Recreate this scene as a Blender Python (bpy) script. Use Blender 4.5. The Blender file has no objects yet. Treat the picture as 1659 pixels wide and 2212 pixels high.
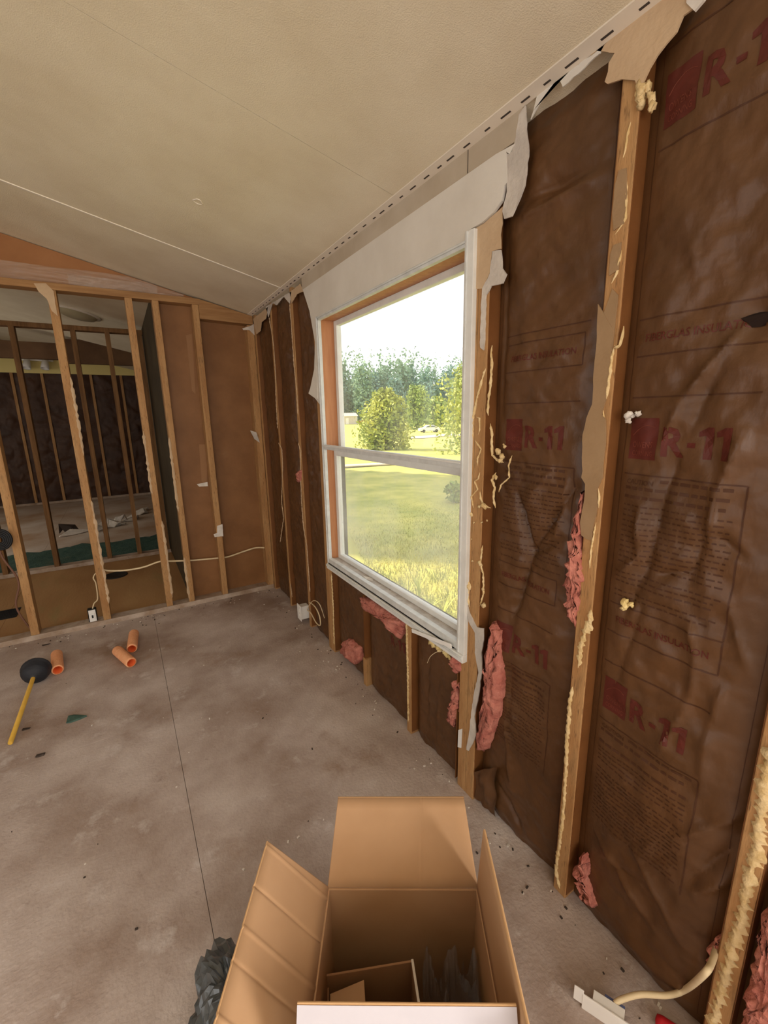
import bpy, bmesh, math, random
import numpy as np
from mathutils import Matrix, Vector

# ---------------------------------------------------------------- camera, world, light
scn = bpy.context.scene
COL = scn.collection
F_PX, YAW, PITCH, ROLL, EYE = 935.0, math.radians(30.82), math.radians(12.69), math.radians(-1.075), 1.43
fwd = np.array([math.sin(YAW)*math.cos(PITCH), math.cos(YAW)*math.cos(PITCH), -math.sin(PITCH)])
rgt0 = np.array([math.cos(YAW), -math.sin(YAW), 0.0]); up0 = np.cross(rgt0, fwd)
RGT = math.cos(ROLL)*rgt0 + math.sin(ROLL)*up0
UPV = math.cos(ROLL)*up0 - math.sin(ROLL)*rgt0
CAM = np.array([0, 0, EYE])
cd = bpy.data.cameras.new('camera'); cam = bpy.data.objects.new('camera', cd); COL.objects.link(cam)
cd.sensor_fit = 'HORIZONTAL'; cd.sensor_width = 36.0; cd.lens = 36.0*F_PX/1659.0
cd.clip_start = 0.02; cd.clip_end = 3000
cam.matrix_world = Matrix(((RGT[0], UPV[0], -fwd[0], 0), (RGT[1], UPV[1], -fwd[1], 0), (RGT[2], UPV[2], -fwd[2], EYE), (0, 0, 0, 1)))
scn.camera = cam

scn.view_settings.view_transform = 'Standard'; scn.view_settings.look = 'None'
scn.view_settings.gamma = 1.0; scn.view_settings.use_curve_mapping = False
scn.cycles.max_bounces = 7; scn.cycles.diffuse_bounces = 4; scn.cycles.glossy_bounces = 2; scn.cycles.transparent_max_bounces = 8; scn.cycles.adaptive_threshold = 0.02
scn.view_settings.exposure = 0.08
scn.cycles.use_denoising = True

world = bpy.data.worlds.new('hazy_sky'); scn.world = world; world.use_nodes = True
wn = world.node_tree.nodes; wn['Background'].inputs[0].default_value = (0.97, 0.98, 1.0, 1); wn['Background'].inputs[1].default_value = 1.5

def add_light(name, kind, loc, direction, energy, color, size=None, size_y=None, angle=None):
    l = bpy.data.lights.new(name, kind); o = bpy.data.objects.new(name, l); COL.objects.link(o)
    o.location = loc; o.rotation_euler = Vector(direction).to_track_quat('-Z', 'Y').to_euler()
    l.energy = energy; l.color = color
    if kind == 'AREA':
        l.shape = 'RECTANGLE'; l.size = size; l.size_y = size_y
    if angle: l.angle = angle
    return o
XW_ = 0.966
SUN_AZ, SUN_EL = math.radians(-25), math.radians(40)
add_light('sun', 'SUN', (0, 30, 40), (-math.sin(SUN_AZ)*math.cos(SUN_EL), -math.cos(SUN_AZ)*math.cos(SUN_EL), -math.sin(SUN_EL)), 9.5, (1.0, 0.86, 0.56), angle=math.radians(1.5))
# daylight entering by the windows behind and to the left of the photographer
add_light('back_window_daylight', 'AREA', (-1.0, -2.42, 1.35), (0.0, 1, -0.1), 40, (1.0, 0.93, 0.85), 2.4, 1.5)
add_light('left_window_daylight', 'AREA', (-3.22, 0.4, 1.3), (1, 0, -0.08), 14, (1.0, 0.93, 0.85), 2.4, 1.5)
add_light('side_window_daylight', 'AREA', (XW_+0.10, -1.5, 1.25), (-1, 0.2, -0.05), 95, (1.0, 0.94, 0.86), 1.2, 1.3)
add_light('next_room_window_daylight', 'AREA', (-3.22, 6.6, 1.4), (1, 0, -0.1), 13, (1.0, 0.87, 0.70), 1.6, 1.3)

# ---------------------------------------------------------------- helpers
XW, YE = 0.966, 3.48            # stud face of the window wall, stud face of the open partition
CS, CZ = 0.2317, 2.168          # slope of the vaulted ceiling and its height at the eave
def ceil_z(x): return CZ + CS*(XW - x)
def ray(px, py): return fwd + RGT*(px-829.5)/F_PX - UPV*(py-1106)/F_PX
def on(px, py, ax, v):
    d = ray(px, py); t = (v-CAM[ax])/d[ax]; return CAM + t*d
def wp(px, py, d=0.0):          # traced point on the window wall, as (y, z)
    p = on(px, py, 0, XW+d); return p[1], p[2]
def ep(px, py, d=0.0):          # traced point on the partition, as (x, z)
    p = on(px, py, 1, YE+d); return p[0], p[2]

def lin(r, g, b):
    f = lambda c: (c/255/12.92 if c <= 10 else ((c/255+0.055)/1.055)**2.4)
    return (f(r), f(g), f(b), 1)

def empty(name, loc=(0, 0, 0)):
    o = bpy.data.objects.new(name, None); COL.objects.link(o); o.location = loc; return o
def tag(o, label, cat, group=None, kind=None):
    o['label'] = label; o['category'] = cat
    if group: o['group'] = group
    if kind: o['kind'] = kind
    return o
def struct(o, label=None, cat=None):
    o['kind'] = 'structure'
    if label: o['label'] = label; o['category'] = cat
    return o
def worldloc(o):
    l = Vector((0, 0, 0))
    while o is not None: l = l + o.location; o = o.parent
    return l

class MB:
    """collects shapes in world coordinates, build() links them as one mesh object"""
    def __init__(s): s.v = []; s.f = []; s.sm = []
    def add(s, V, F, smooth=False):
        b = len(s.v); s.v.extend([tuple(map(float, p)) for p in V]); s.f.extend([tuple(b+i for i in f) for f in F]); s.sm.extend([smooth]*len(F)); return s
    def box(s, a, b, j=0.0, rnd=None):
        x0, y0, z0 = a; x1, y1, z1 = b
        V = [(x0,y0,z0),(x1,y0,z0),(x1,y1,z0),(x0,y1,z0),(x0,y0,z1),(x1,y0,z1),(x1,y1,z1),(x0,y1,z1)]
        if j: V = [tuple(c+rnd.uniform(-j, j) for c in p) for p in V]
        return s.add(V, [(0,3,2,1),(4,5,6,7),(0,1,5,4),(1,2,6,5),(2,3,7,6),(3,0,4,7)])
    def frame_box(s, o, ax, ay, az, a, b):
        """box in a local frame with origin o and unit axes"""
        o, ax, ay, az = map(np.array, (o, ax, ay, az)); V = []
        for z in (a[2], b[2]):
            for x, y in ((a[0],a[1]),(b[0],a[1]),(b[0],b[1]),(a[0],b[1])): V.append(o+ax*x+ay*y+az*z)
        return s.add(V, [(0,3,2,1),(4,5,6,7),(0,1,5,4),(1,2,6,5),(2,3,7,6),(3,0,4,7)])
    def prism(s, pts0, pts1):
        n = len(pts0); F = [tuple(range(n))[::-1], tuple(range(n, 2*n))] + [(i, (i+1) % n, n+(i+1) % n, n+i) for i in range(n)]
        return s.add(list(pts0)+list(pts1), F)
    def tube(s, path, r, seg=8, cap=True, smooth=True):
        P = [Vector(p) for p in path]; n = len(P); rr = r if isinstance(r, (list, tuple)) else [r]*n
        V = []; u = None
        for i, p in enumerate(P):
            t = (P[min(i+1, n-1)]-P[max(i-1, 0)]).normalized()
            if u is None:
                u = t.orthogonal().normalized()
            u = (u - t*u.dot(t)).normalized(); w = t.cross(u)
            for k in range(seg):
                a = 2*math.pi*k/seg; V.append(p+(u*math.cos(a)+w*math.sin(a))*rr[i])
        F = [(i*seg+k, i*seg+(k+1) % seg, (i+1)*seg+(k+1) % seg, (i+1)*seg+k) for i in range(n-1) for k in range(seg)]
        s.add(V, F, smooth)
        if cap: s.add(V[:seg], [tuple(range(seg))[::-1]]); s.add(V[-seg:], [tuple(range(seg))])
        return s
    def lathe(s, o, axis, prof, seg=24, smooth=True):
        o = Vector(o); t = Vector(axis).normalized(); u = t.orthogonal().normalized(); w = t.cross(u); V = []
        for (h, r) in prof:
            for k in range(seg):
                a = 2*math.pi*k/seg; V.append(o+t*h+(u*math.cos(a)+w*math.sin(a))*r)
        F = [(i*seg+k, i*seg+(k+1) % seg, (i+1)*seg+(k+1) % seg, (i+1)*seg+k) for i in range(len(prof)-1) for k in range(seg)]
        return s.add(V, F, smooth)
    def grid(s, G, smooth=True):
        """G: array (n, m, 3)"""
        n, m = G.shape[:2]
        return s.add(G.reshape(-1, 3), [(i*m+j, i*m+j+1, (i+1)*m+j+1, (i+1)*m+j) for i in range(n-1) for j in range(m-1)], smooth)
    def build(s, name, mat, parent=None, loc=None, bevel=0.0):
        o0 = worldloc(parent) if parent is not None else Vector((0, 0, 0) if loc is None else tuple(map(float, loc)))
        me = bpy.data.meshes.new(name)
        me.from_pydata([(p[0]-o0.x, p[1]-o0.y, p[2]-o0.z) for p in s.v], [], s.f)
        me.polygons.foreach_set('use_smooth', s.sm)
        me.materials.append(M[mat]); me.update()
        o = bpy.data.objects.new(name, me); COL.objects.link(o)
        if parent is not None: o.parent = parent
        else: o.location = o0
        if bevel:
            b = o.modifiers.new('bevel', 'BEVEL'); b.width = bevel; b.segments = 2; b.limit_method = 'ANGLE'
        return o
def solid(o, t, off=0.0):
    m = o.modifiers.new('thickness', 'SOLIDIFY'); m.thickness = t; m.offset = off; return o

def fbm(x, y, seed, octs=4, f0=1.0, gain=0.5):
    """cheap smooth noise: sums of rotated sines, works on arrays"""
    r = np.random.RandomState(seed); out = np.zeros(np.broadcast(x, y).shape); a = 1.0; f = f0
    for o in range(octs):
        for k in range(3):
            th = r.uniform(0, math.pi); p1, p2 = r.uniform(0, 6.28, 2)
            c, s_ = math.cos(th), math.sin(th)
            out = out + a/2.2*np.sin((x*c+y*s_)*f*6.28+p1+1.3*np.sin((y*c-x*s_)*f*4.1+p2))
        a *= gain; f *= 2.03
    return out

# ---------------------------------------------------------------- materials
M = {}
def mat(name, c1, c2=None, scale=8, rough=0.8, bump=0.0, bscale=60, detail=5, stretch=None, spots=None, spec=0.3, contrast=(0.35, 0.65), metal=0.0, trans=None, c3=None):
    m = bpy.data.materials.new(name); M[name] = m; m.use_nodes = True
    nt = m.node_tree; N = nt.nodes; L = nt.links; b = N['Principled BSDF']
    b.inputs['Roughness'].default_value = rough; b.inputs['Specular IOR Level'].default_value = spec; b.inputs['Metallic'].default_value = metal
    tc = N.new('ShaderNodeTexCoord'); mp = N.new('ShaderNodeMapping'); L.new(tc.outputs['Object'], mp.inputs['Vector'])
    if stretch: mp.inputs['Scale'].default_value = stretch
    col = None
    if c2 is not None:
        n = N.new('ShaderNodeTexNoise'); n.inputs['Scale'].default_value = scale; n.inputs['Detail'].default_value = detail; n.inputs['Roughness'].default_value = 0.6
        L.new(mp.outputs[0], n.inputs['Vector'])
        r = N.new('ShaderNodeValToRGB'); r.color_ramp.elements[0].position = contrast[0]; r.color_ramp.elements[1].position = contrast[1]
        r.color_ramp.elements[0].color = c1; r.color_ramp.elements[1].color = c2
        if c3 is not None:
            e = r.color_ramp.elements.new((contrast[0]+contrast[1])/2); e.color = c3
        L.new(n.outputs[0], r.inputs[0]); col = r.outputs[0]
    if spots:
        for (sc_, pos, colr, amt) in spots:
            n2 = N.new('ShaderNodeTexNoise'); n2.inputs['Scale'].default_value = sc_; n2.inputs['Detail'].default_value = 6; n2.inputs['Roughness'].default_value = 0.65
            L.new(mp.outputs[0], n2.inputs['Vector'])
            rr = N.new('ShaderNodeValToRGB'); rr.color_ramp.elements[0].position = pos; rr.color_ramp.elements[1].position = pos+0.12
            rr.color_ramp.elements[0].color = (0, 0, 0, 1); rr.color_ramp.elements[1].color = (amt, amt, amt, 1)
            L.new(n2.outputs[0], rr.inputs[0])
            mx = N.new('ShaderNodeMix'); mx.data_type = 'RGBA'
            L.new(rr.outputs[0], mx.inputs['Factor'])
            if col is not None: L.new(col, mx.inputs['A'])
            else: mx.inputs['A'].default_value = c1
            mx.inputs['B'].default_value = colr; col = mx.outputs['Result']
    if col is not None: L.new(col, b.inputs['Base Color'])
    else: b.inputs['Base Color'].default_value = c1
    if bump:
        nb = N.new('ShaderNodeTexNoise'); nb.inputs['Scale'].default_value = bscale; nb.inputs['Detail'].default_value = 4
        L.new(mp.outputs[0], nb.inputs['Vector'])
        bp = N.new('ShaderNodeBump'); bp.inputs['Strength'].default_value = bump; bp.inputs['Distance'].default_value = 0.01
        L.new(nb.outputs[0], bp.inputs['Height']); L.new(bp.outputs[0], b.inputs['Normal'])
    if trans:
        b.inputs['Transmission Weight'].default_value = trans
    return m

mat('ceiling_paint', lin(218, 205, 178), lin(228, 217, 192), 3, 0.9, 0.22, 320)
mat('batten', lin(226, 216, 200), rough=0.7)
mat('slot', lin(70, 62, 56), rough=0.9)
mat('hole_shade', lin(34, 20, 14), rough=0.95)
mat('floor_board', lin(150, 130, 118), lin(202, 190, 184), 1.9, 0.75, 0.25, 90, 9, None,
    [(2.2, 0.57, lin(140, 112, 90), 0.65), (6, 0.58, lin(210, 202, 199), 0.65), (18, 0.63, lin(126, 106, 94), 0.6), (60, 0.70, lin(214, 208, 204), 0.7)], c3=lin(178, 163, 155))
mat('subfloor', lin(110, 95, 82), lin(140, 122, 106), 3)
mat('plywood_floor', lin(172, 130, 86), lin(196, 158, 110), 1.5, 0.7, 0.15, 60, 6, (1, .3, 1), [(2.2, 0.56, lin(158, 148, 98), 0.6)])
mat('far_floor', lin(206, 194, 182), lin(170, 140, 112), 1.2, 0.8, 0.2, 60, 6)
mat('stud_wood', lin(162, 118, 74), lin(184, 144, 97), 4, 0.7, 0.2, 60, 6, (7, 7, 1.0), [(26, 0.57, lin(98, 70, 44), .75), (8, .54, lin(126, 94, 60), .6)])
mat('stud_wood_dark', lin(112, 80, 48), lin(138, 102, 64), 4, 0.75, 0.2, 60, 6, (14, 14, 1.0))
mat('plate_wood', lin(146, 106, 66), lin(168, 128, 84), 4, 0.7, 0.2, 60, 6, (1.0, 14, 14))
mat('bottom_plate', lin(150, 126, 104), lin(190, 174, 160), 6, 0.85, 0.3, 60, 6, None, [(20, 0.6, lin(110, 86, 64), .6)])
mat('fiberboard', lin(126, 86, 50), lin(140, 98, 60), 5, 0.55, 0.08, 200, 6, None, [(2.5, 0.66, lin(156, 118, 84), .45)])
mat('gable_board', lin(142, 94, 54), lin(158, 108, 66), 3, 0.6)
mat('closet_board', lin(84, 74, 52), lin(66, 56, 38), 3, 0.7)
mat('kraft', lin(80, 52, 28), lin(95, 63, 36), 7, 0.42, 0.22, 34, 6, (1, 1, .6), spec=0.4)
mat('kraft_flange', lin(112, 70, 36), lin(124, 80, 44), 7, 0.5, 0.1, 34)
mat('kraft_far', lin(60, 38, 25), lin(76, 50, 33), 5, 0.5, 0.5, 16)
mat('print_red', lin(90, 35, 25), lin(82, 33, 24), 30, 0.5)
mat('print_line', lin(72, 43, 25), rough=0.5)
mat('print_light', lin(112, 56, 42), rough=0.5)
mat('pink_fiber', lin(166, 96, 84), lin(198, 130, 114), 22, 0.95, 0.9, 55, 7, None, [(60, .6, lin(214, 156, 142), .6)])
mat('putty', lin(148, 120, 88), lin(158, 130, 98), 9, 0.8, 0.1, 80)
mat('paper_grey', lin(184, 176, 168), lin(210, 202, 192), 12, 0.85, 0.35, 60)
mat('paper_tan', lin(186, 158, 126), lin(200, 174, 142), 6, 0.85, 0.2, 60)
mat('adhesive', lin(202, 172, 118), lin(226, 202, 156), 40, 0.6, 0.5, 90)
mat('foam_yellow', lin(222, 196, 128), lin(238, 216, 156), 40, 0.6, 0.6, 90)
mat('wallboard', lin(208, 202, 192), lin(218, 213, 204), 4, 0.75, 0.05, 150)
mat('filler_board', lin(178, 164, 144), lin(190, 178, 160), 5, 0.8)
mat('sheathing', lin(110, 80, 52), lin(130, 98, 66), 5, 0.9)
mat('siding', lin(206, 206, 200), rough=0.7)
mat('jamb_wood', lin(178, 120, 80), lin(194, 138, 96), 4, 0.5, 0.1, 60, 6, (12, 12, 1.0))
mat('aluminium', lin(196, 198, 196), lin(214, 216, 214), 20, 0.42, 0.05, 80, spec=0.5)
mat('sash_paint', lin(214, 214, 210), lin(226, 226, 222), 10, 0.5)
mat('gasket', lin(30, 30, 32), rough=0.6)
mat('sill_dirty', lin(176, 168, 160), lin(206, 200, 194), 18, 0.6, 0.1, 60, 6, None, [(30, .58, lin(120, 96, 80), .7)])
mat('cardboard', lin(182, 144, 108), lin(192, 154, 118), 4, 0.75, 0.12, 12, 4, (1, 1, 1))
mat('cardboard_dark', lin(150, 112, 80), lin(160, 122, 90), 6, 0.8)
mat('card_edge', lin(206, 166, 122), rough=0.9)
mat('card_white', lin(188, 184, 192), lin(194, 190, 198), 5, 0.6)
mat('bag_black', lin(64, 68, 70), lin(92, 96, 98), 10, 0.25, 0.3, 25, spec=0.6)
mat('rubber', lin(40, 42, 48), lin(54, 56, 62), 12, 0.6, 0.1, 80)
mat('handle_wood', lin(214, 168, 66), lin(226, 184, 84), 10, 0.5)
mat('roller_foam', lin(238, 166, 120), lin(246, 182, 136), 30, 0.95, 0.5, 140)
mat('roller_core', lin(216, 96, 44), rough=0.7)
mat('scrap_green', lin(60, 84, 76), lin(74, 100, 90), 40, 0.8)
mat('scrap_dark', lin(70, 60, 54), rough=0.8)
mat('plaster', lin(226, 220, 212), lin(206, 198, 188), 20, 0.9)
mat('cable_cream', lin(226, 208, 172), lin(214, 194, 156), 12, 0.5)
mat('plastic_white', lin(232, 230, 226), rough=0.45)
mat('outlet_blue', lin(88, 98, 140), rough=0.5)
mat('plastic_red', lin(178, 30, 40), rough=0.4)
mat('black_plastic', lin(26, 26, 28), rough=0.5)
mat('carpet', lin(54, 84, 78), lin(78, 104, 92), 30, 1.0, 0.8, 120, 6, None, [(3, .58, lin(112, 116, 100), .5)])
mat('metal_dark', lin(40, 38, 36), rough=0.5)
mat('lit_ceiling_yellow', lin(226, 210, 140), rough=0.6)
mat('header_board', lin(112, 84, 58), lin(92, 66, 44), 3, 0.7)
mat('dome_glass', lin(176, 164, 132), rough=0.3)
mat('orange_plastic', lin(190, 92, 40), rough=0.5)
mat('cable_brown', lin(120, 86, 70), rough=0.6)
mat('lawn', lin(156, 162, 84), lin(200, 192, 106), 0.9, 0.95, 0.6, 8, 8, None, [(0.25, .55, lin(150, 160, 88), .5), (6, .6, lin(220, 204, 124), .5)])
mat('grass_blade', lin(158, 164, 86), lin(210, 202, 120), 3, 0.8)
mat('weed', lin(168, 184, 70), lin(206, 206, 110), 5, 0.7)
mat('gravel', lin(206, 186, 164), lin(222, 206, 188), 3, 0.95)
mat('asphalt', lin(186, 176, 170), rough=0.9)
mat('leaf_sunny', lin(142, 162, 78), lin(202, 202, 104), 0.5, 0.7)
mat('leaf_green', lin(130, 156, 86), lin(170, 184, 106), 0.4, 0.7)
mat('leaf_far_haze', lin(134, 164, 142), lin(156, 182, 150), 0.08, 0.9)  # both far leaf colours are paled and blued to carry the air's haze
mat('leaf_far_haze_dark', lin(120, 152, 146), lin(144, 172, 158), 0.08, 0.9)
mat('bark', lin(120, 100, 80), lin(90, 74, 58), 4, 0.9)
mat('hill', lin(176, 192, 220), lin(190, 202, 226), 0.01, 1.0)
mat('shed_wall', lin(206, 196, 180), rough=0.8)
mat('shed_roof', lin(222, 206, 188), rough=0.7)
mat('shed_trim', lin(238, 232, 224), rough=0.7)
mat('car_paint', lin(236, 232, 226), rough=0.25, spec=0.6)
mat('car_glass', lin(90, 100, 106), rough=0.15)
mat('tyre', lin(50, 48, 46), rough=0.8)
mat('red_paint', lin(200, 70, 54), rough=0.4)

def glass_mat(name, dirt, speck):  # dirt: grime on the pane, raised to veil the view with haze
    m = bpy.data.materials.new(name); M[name] = m; m.use_nodes = True
    nt = m.node_tree; N = nt.nodes; L = nt.links
    for n in list(N): N.remove(n)
    out = N.new('ShaderNodeOutputMaterial'); tr = N.new('ShaderNodeBsdfTransparent'); gl = N.new('ShaderNodeBsdfGlossy'); gl.inputs['Roughness'].default_value = 0.02
    df = N.new('ShaderNodeBsdfDiffuse'); df.inputs[0].default_value = (0.75, 0.73, 0.72, 1)
    tl = N.new('ShaderNodeBsdfTranslucent'); tl.inputs[0].default_value = (0.8, 0.8, 0.78, 1)
    lw = N.new('ShaderNodeLayerWeight'); lw.inputs[0].default_value = 0.5
    pw = N.new('ShaderNodeMath'); pw.operation = 'POWER'; L.new(lw.outputs['Facing'], pw.inputs[0]); pw.inputs[1].default_value = 5.0
    fr = N.new('ShaderNodeMath'); fr.operation = 'MULTIPLY_ADD'; L.new(pw.outputs[0], fr.inputs[0]); fr.inputs[1].default_value = 0.4; fr.inputs[2].default_value = 0.008
    tc = N.new('ShaderNodeTexCoord')
    n1 = N.new('ShaderNodeTexNoise'); n1.inputs['Scale'].default_value = 3.0; n1.inputs['Detail'].default_value = 6
    n2 = N.new('ShaderNodeTexNoise'); n2.inputs['Scale'].default_value = 75.0; n2.inputs['Detail'].default_value = 2
    L.new(tc.outputs['Object'], n1.inputs['Vector']); L.new(tc.outputs['Object'], n2.inputs['Vector'])
    r1 = N.new('ShaderNodeMapRange'); r1.inputs[1].default_value = 0.35; r1.inputs[2].default_value = 0.7; r1.inputs[3].default_value = dirt*0.4; r1.inputs[4].default_value = dirt*1.5
    r2 = N.new('ShaderNodeMapRange'); r2.inputs[1].default_value = 0.70; r2.inputs[2].default_value = 0.76; r2.inputs[3].default_value = 0; r2.inputs[4].default_value = speck
    L.new(n1.outputs[0], r1.inputs[0]); L.new(n2.outputs[0], r2.inputs[0])
    ad = N.new('ShaderNodeMath'); ad.operation = 'ADD'; ad.use_clamp = True; L.new(r1.outputs[0], ad.inputs[0]); L.new(r2.outputs[0], ad.inputs[1])
    m0 = N.new('ShaderNodeMixShader'); m0.inputs[0].default_value = 0.6; L.new(df.outputs[0], m0.inputs[1]); L.new(tl.outputs[0], m0.inputs[2])
    m1 = N.new('ShaderNodeMixShader'); L.new(ad.outputs[0], m1.inputs[0]); L.new(tr.outputs[0], m1.inputs[1]); L.new(m0.outputs[0], m1.inputs[2])
    m2 = N.new('ShaderNodeMixShader'); L.new(fr.outputs[0], m2.inputs[0]); L.new(m1.outputs[0], m2.inputs[1]); L.new(gl.outputs[0], m2.inputs[2])
    L.new(m2.outputs[0], out.inputs[0])
glass_mat('glass_upper', 0.10, 0.35)
glass_mat('glass_lower', 0.20, 0.15)
def film_mat(name, color, alpha, rough):
    m = bpy.data.materials.new(name); M[name] = m; m.use_nodes = True
    b = m.node_tree.nodes['Principled BSDF']; b.inputs['Base Color'].default_value = color; b.inputs['Alpha'].default_value = alpha; b.inputs['Roughness'].default_value = rough
film_mat('clear_film', lin(170, 170, 180), 0.32, 0.22)
film_mat('sheeting', lin(226, 214, 200), 0.20, 0.14)
mat('smear', lin(146, 108, 74), rough=0.7)

def portal(name, loc, direction, sx, sy):
    o = add_light(name, 'AREA', loc, direction, 1, (1, 1, 1), sx, sy); o.data.cycles.is_portal = True; return o
portal('window_daylight_portal', (XW+0.16, 1.666, 1.265), (-1, 0, 0), 1.14, 1.30)

# ---------------------------------------------------------------- floor
rnd = random.Random(5)
XL, YB, YF = -3.2, -2.4, 9.6
floor = MB().box((XL-0.1, YB-0.1, -0.25), (XW+0.10, YF+0.1, -0.016)).build('floor', 'subfloor')
struct(floor, 'scuffed grey particle board subfloor of the gutted room', 'floor')
xs = [XL, -2.395, -1.175, 0.045, XW+0.09]; ys = [YB, -0.6, 1.84+0.9, YE+0.045]
for i in range(4):
    off = 0.0 if i % 2 else 0.9
    yy = [YB, -1.2+off, 1.24+off, YE+0.045]
    if i == 3: yy = [YB, 0.05, YE+0.045]
    for a, b in zip(yy, yy[1:]):
        MB().box((xs[i]+0.0007, a+0.0007, -0.016), (xs[i+1]-0.0007, b-0.0007, 0.0)).build('floor_panel', 'floor_board', floor, bevel=0.001)
for a, b in ((XL, -0.9), (-0.9, XW+0.09)):
    MB().box((a+.001, YE+0.047, -0.016), (b-.001, 5.1, -0.001)).build('plywood_panel', 'plywood_floor', floor)
    MB().box((a+.001, 5.102, -0.016), (b-.001, YF, -0.002)).build('far_floor_panel', 'far_floor', floor)

# ---------------------------------------------------------------- ceiling
def slope_slab(mb, x0, x1, y0, y1, t0, t1):
    """slab following the vault: t0..t1 above the ceiling surface"""
    P = lambda x, y, t: (x, y, ceil_z(x)+t)
    V = [P(x0,y0,t0),P(x1,y0,t0),P(x1,y1,t0),P(x0,y1,t0),P(x0,y0,t1),P(x1,y0,t1),P(x1,y1,t1),P(x0,y1,t1)]
    return mb.add(V, [(0,3,2,1),(4,5,6,7),(0,1,5,4),(1,2,6,5),(2,3,7,6),(3,0,4,7)])
ceiling = slope_slab(MB(), XL-0.1, XW+0.35, YB-0.1, YF+0.1, 0.012, 0.2).build('ceiling', 'sheathing')
struct(ceiling, 'sloping white stippled ceiling rising away from the window wall', 'ceiling')
cy = [YB, -1.07, 0.19, 1.45, 2.71, 3.97, 5.23, 6.49, 7.75, 9.01, YF]
for a, b in zip(cy, cy[1:]):
    slope_slab(MB(), XL, XW+0.09, a+0.0012, b-0.0012, 0.0, 0.012).build('ceiling_panel', 'ceiling_paint', ceiling)
slope_slab(MB(), XL, XW-0.012, 2.7035, 2.7165, -0.004, 0.0).build('seam_batten', 'batten', ceiling)
p = (0.399, 2.115)
MB().tube([(p[0]+0.016*math.cos(a)*(1+.3*math.sin(3*a)), p[1]+0.02*math.sin(a), ceil_z(p[0]+0.016*math.cos(a)*(1+.3*math.sin(3*a)))-0.001) for a in np.linspace(0, 6.28, 14)], 0.0022, 6).build('nail_patch', 'batten', ceiling)
# slotted metal strip along the eave
strip = slope_slab(MB(), XW-0.040, XW-0.006, YB, YE+0.04, -0.0035, -0.0002).build('trim_1', 'batten')
struct(strip, 'white slotted metal strip along the ceiling edge above the window wall', 'trim')
y = 0.25; k = 0
while y < 3.4:
    L_ = 0.026+0.008*math.sin(k*2.1)
    slope_slab(MB(), XW-0.0215, XW-0.017, y, y+L_, -0.0042, -0.0034).build('slot', 'slot', strip); y += 0.068+0.01*math.sin(k*1.3); k += 1

# ---------------------------------------------------------------- window wall
WY0, WY1, WZ0, WZ1 = 1.094, 2.238, 0.612, 1.915
SX0, SX1 = XW+0.0895, XW+0.115
mb = MB()
ztop = 2.25
mb.box((SX0, YB-.1, -0.3), (SX1, -2.1, ztop)); mb.box((SX0, -2.1, -0.3), (SX1, -.9, .6)); mb.box((SX0, -2.1, 1.9), (SX1, -.9, ztop)); mb.box((SX0, -.9, -0.3), (SX1, WY0, ztop)); mb.box((SX0, WY1, -0.3), (SX1, YF+.1, ztop))
mb.box((SX0, WY0, -0.3), (SX1, WY1, WZ0)); mb.box((SX0, WY0, WZ1), (SX1, WY1, ztop))
wall_r = mb.build('wall_right', 'sheathing')
struct(wall_r, 'open stud wall with brown insulation around the bright window', 'wall')
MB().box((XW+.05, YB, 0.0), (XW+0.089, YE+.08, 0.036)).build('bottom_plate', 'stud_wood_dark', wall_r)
MB().box((XW+.056, YB, 2.128), (XW+0.089, YF, 2.166)).build('top_plate', 'plate_wood', wall_r)
stud_mesh = {}
def stud_r(yc, z0=0.0, z1=2.166, w=0.040, m='stud_wood'):
    return MB().box((XW, yc-w/2, z0), (XW+0.089, yc+w/2, z1)).build('stud', m, wall_r, bevel=0.002)
ST = {}
ST['s3'] = stud_r(0.221); ST['s2'] = stud_r(0.622, w=0.041); ST['s1'] = stud_r(1.0265, w=0.044); ST['s1b'] = stud_r(1.0715, w=0.043)
ST['w0'] = stud_r(2.262, w=0.042); ST['w1'] = stud_r(2.306, w=0.042); ST['f1'] = stud_r(2.645, w=.034); ST['f2'] = stud_r(3.05, w=.026)
ST['f3'] = stud_r(3.455); ST['r0'] = stud_r(-0.185); ST['r1'] = stud_r(-0.59)
ST['c1'] = stud_r(1.43, z1=0.535, w=0.034); ST['c2'] = stud_r(1.852, z1=0.16, w=0.034)
for yc in (-0.87, -2.13): stud_r(yc)
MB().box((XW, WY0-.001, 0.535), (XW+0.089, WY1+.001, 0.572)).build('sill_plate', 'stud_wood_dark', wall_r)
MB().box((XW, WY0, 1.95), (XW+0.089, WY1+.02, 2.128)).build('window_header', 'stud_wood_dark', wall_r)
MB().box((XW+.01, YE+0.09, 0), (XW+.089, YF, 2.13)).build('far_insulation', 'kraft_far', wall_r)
MB().box((XW-0.007, 0.90, 2.103), (XW-0.0005, 2.44, 2.166)).build('filler_board', 'filler_board', wall_r)
MB().box((XW-0.0078, 1.098, 2.106), (XW-0.0068, 1.1005, 2.164)).build('joint_line', 'slot', wall_r)

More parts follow.
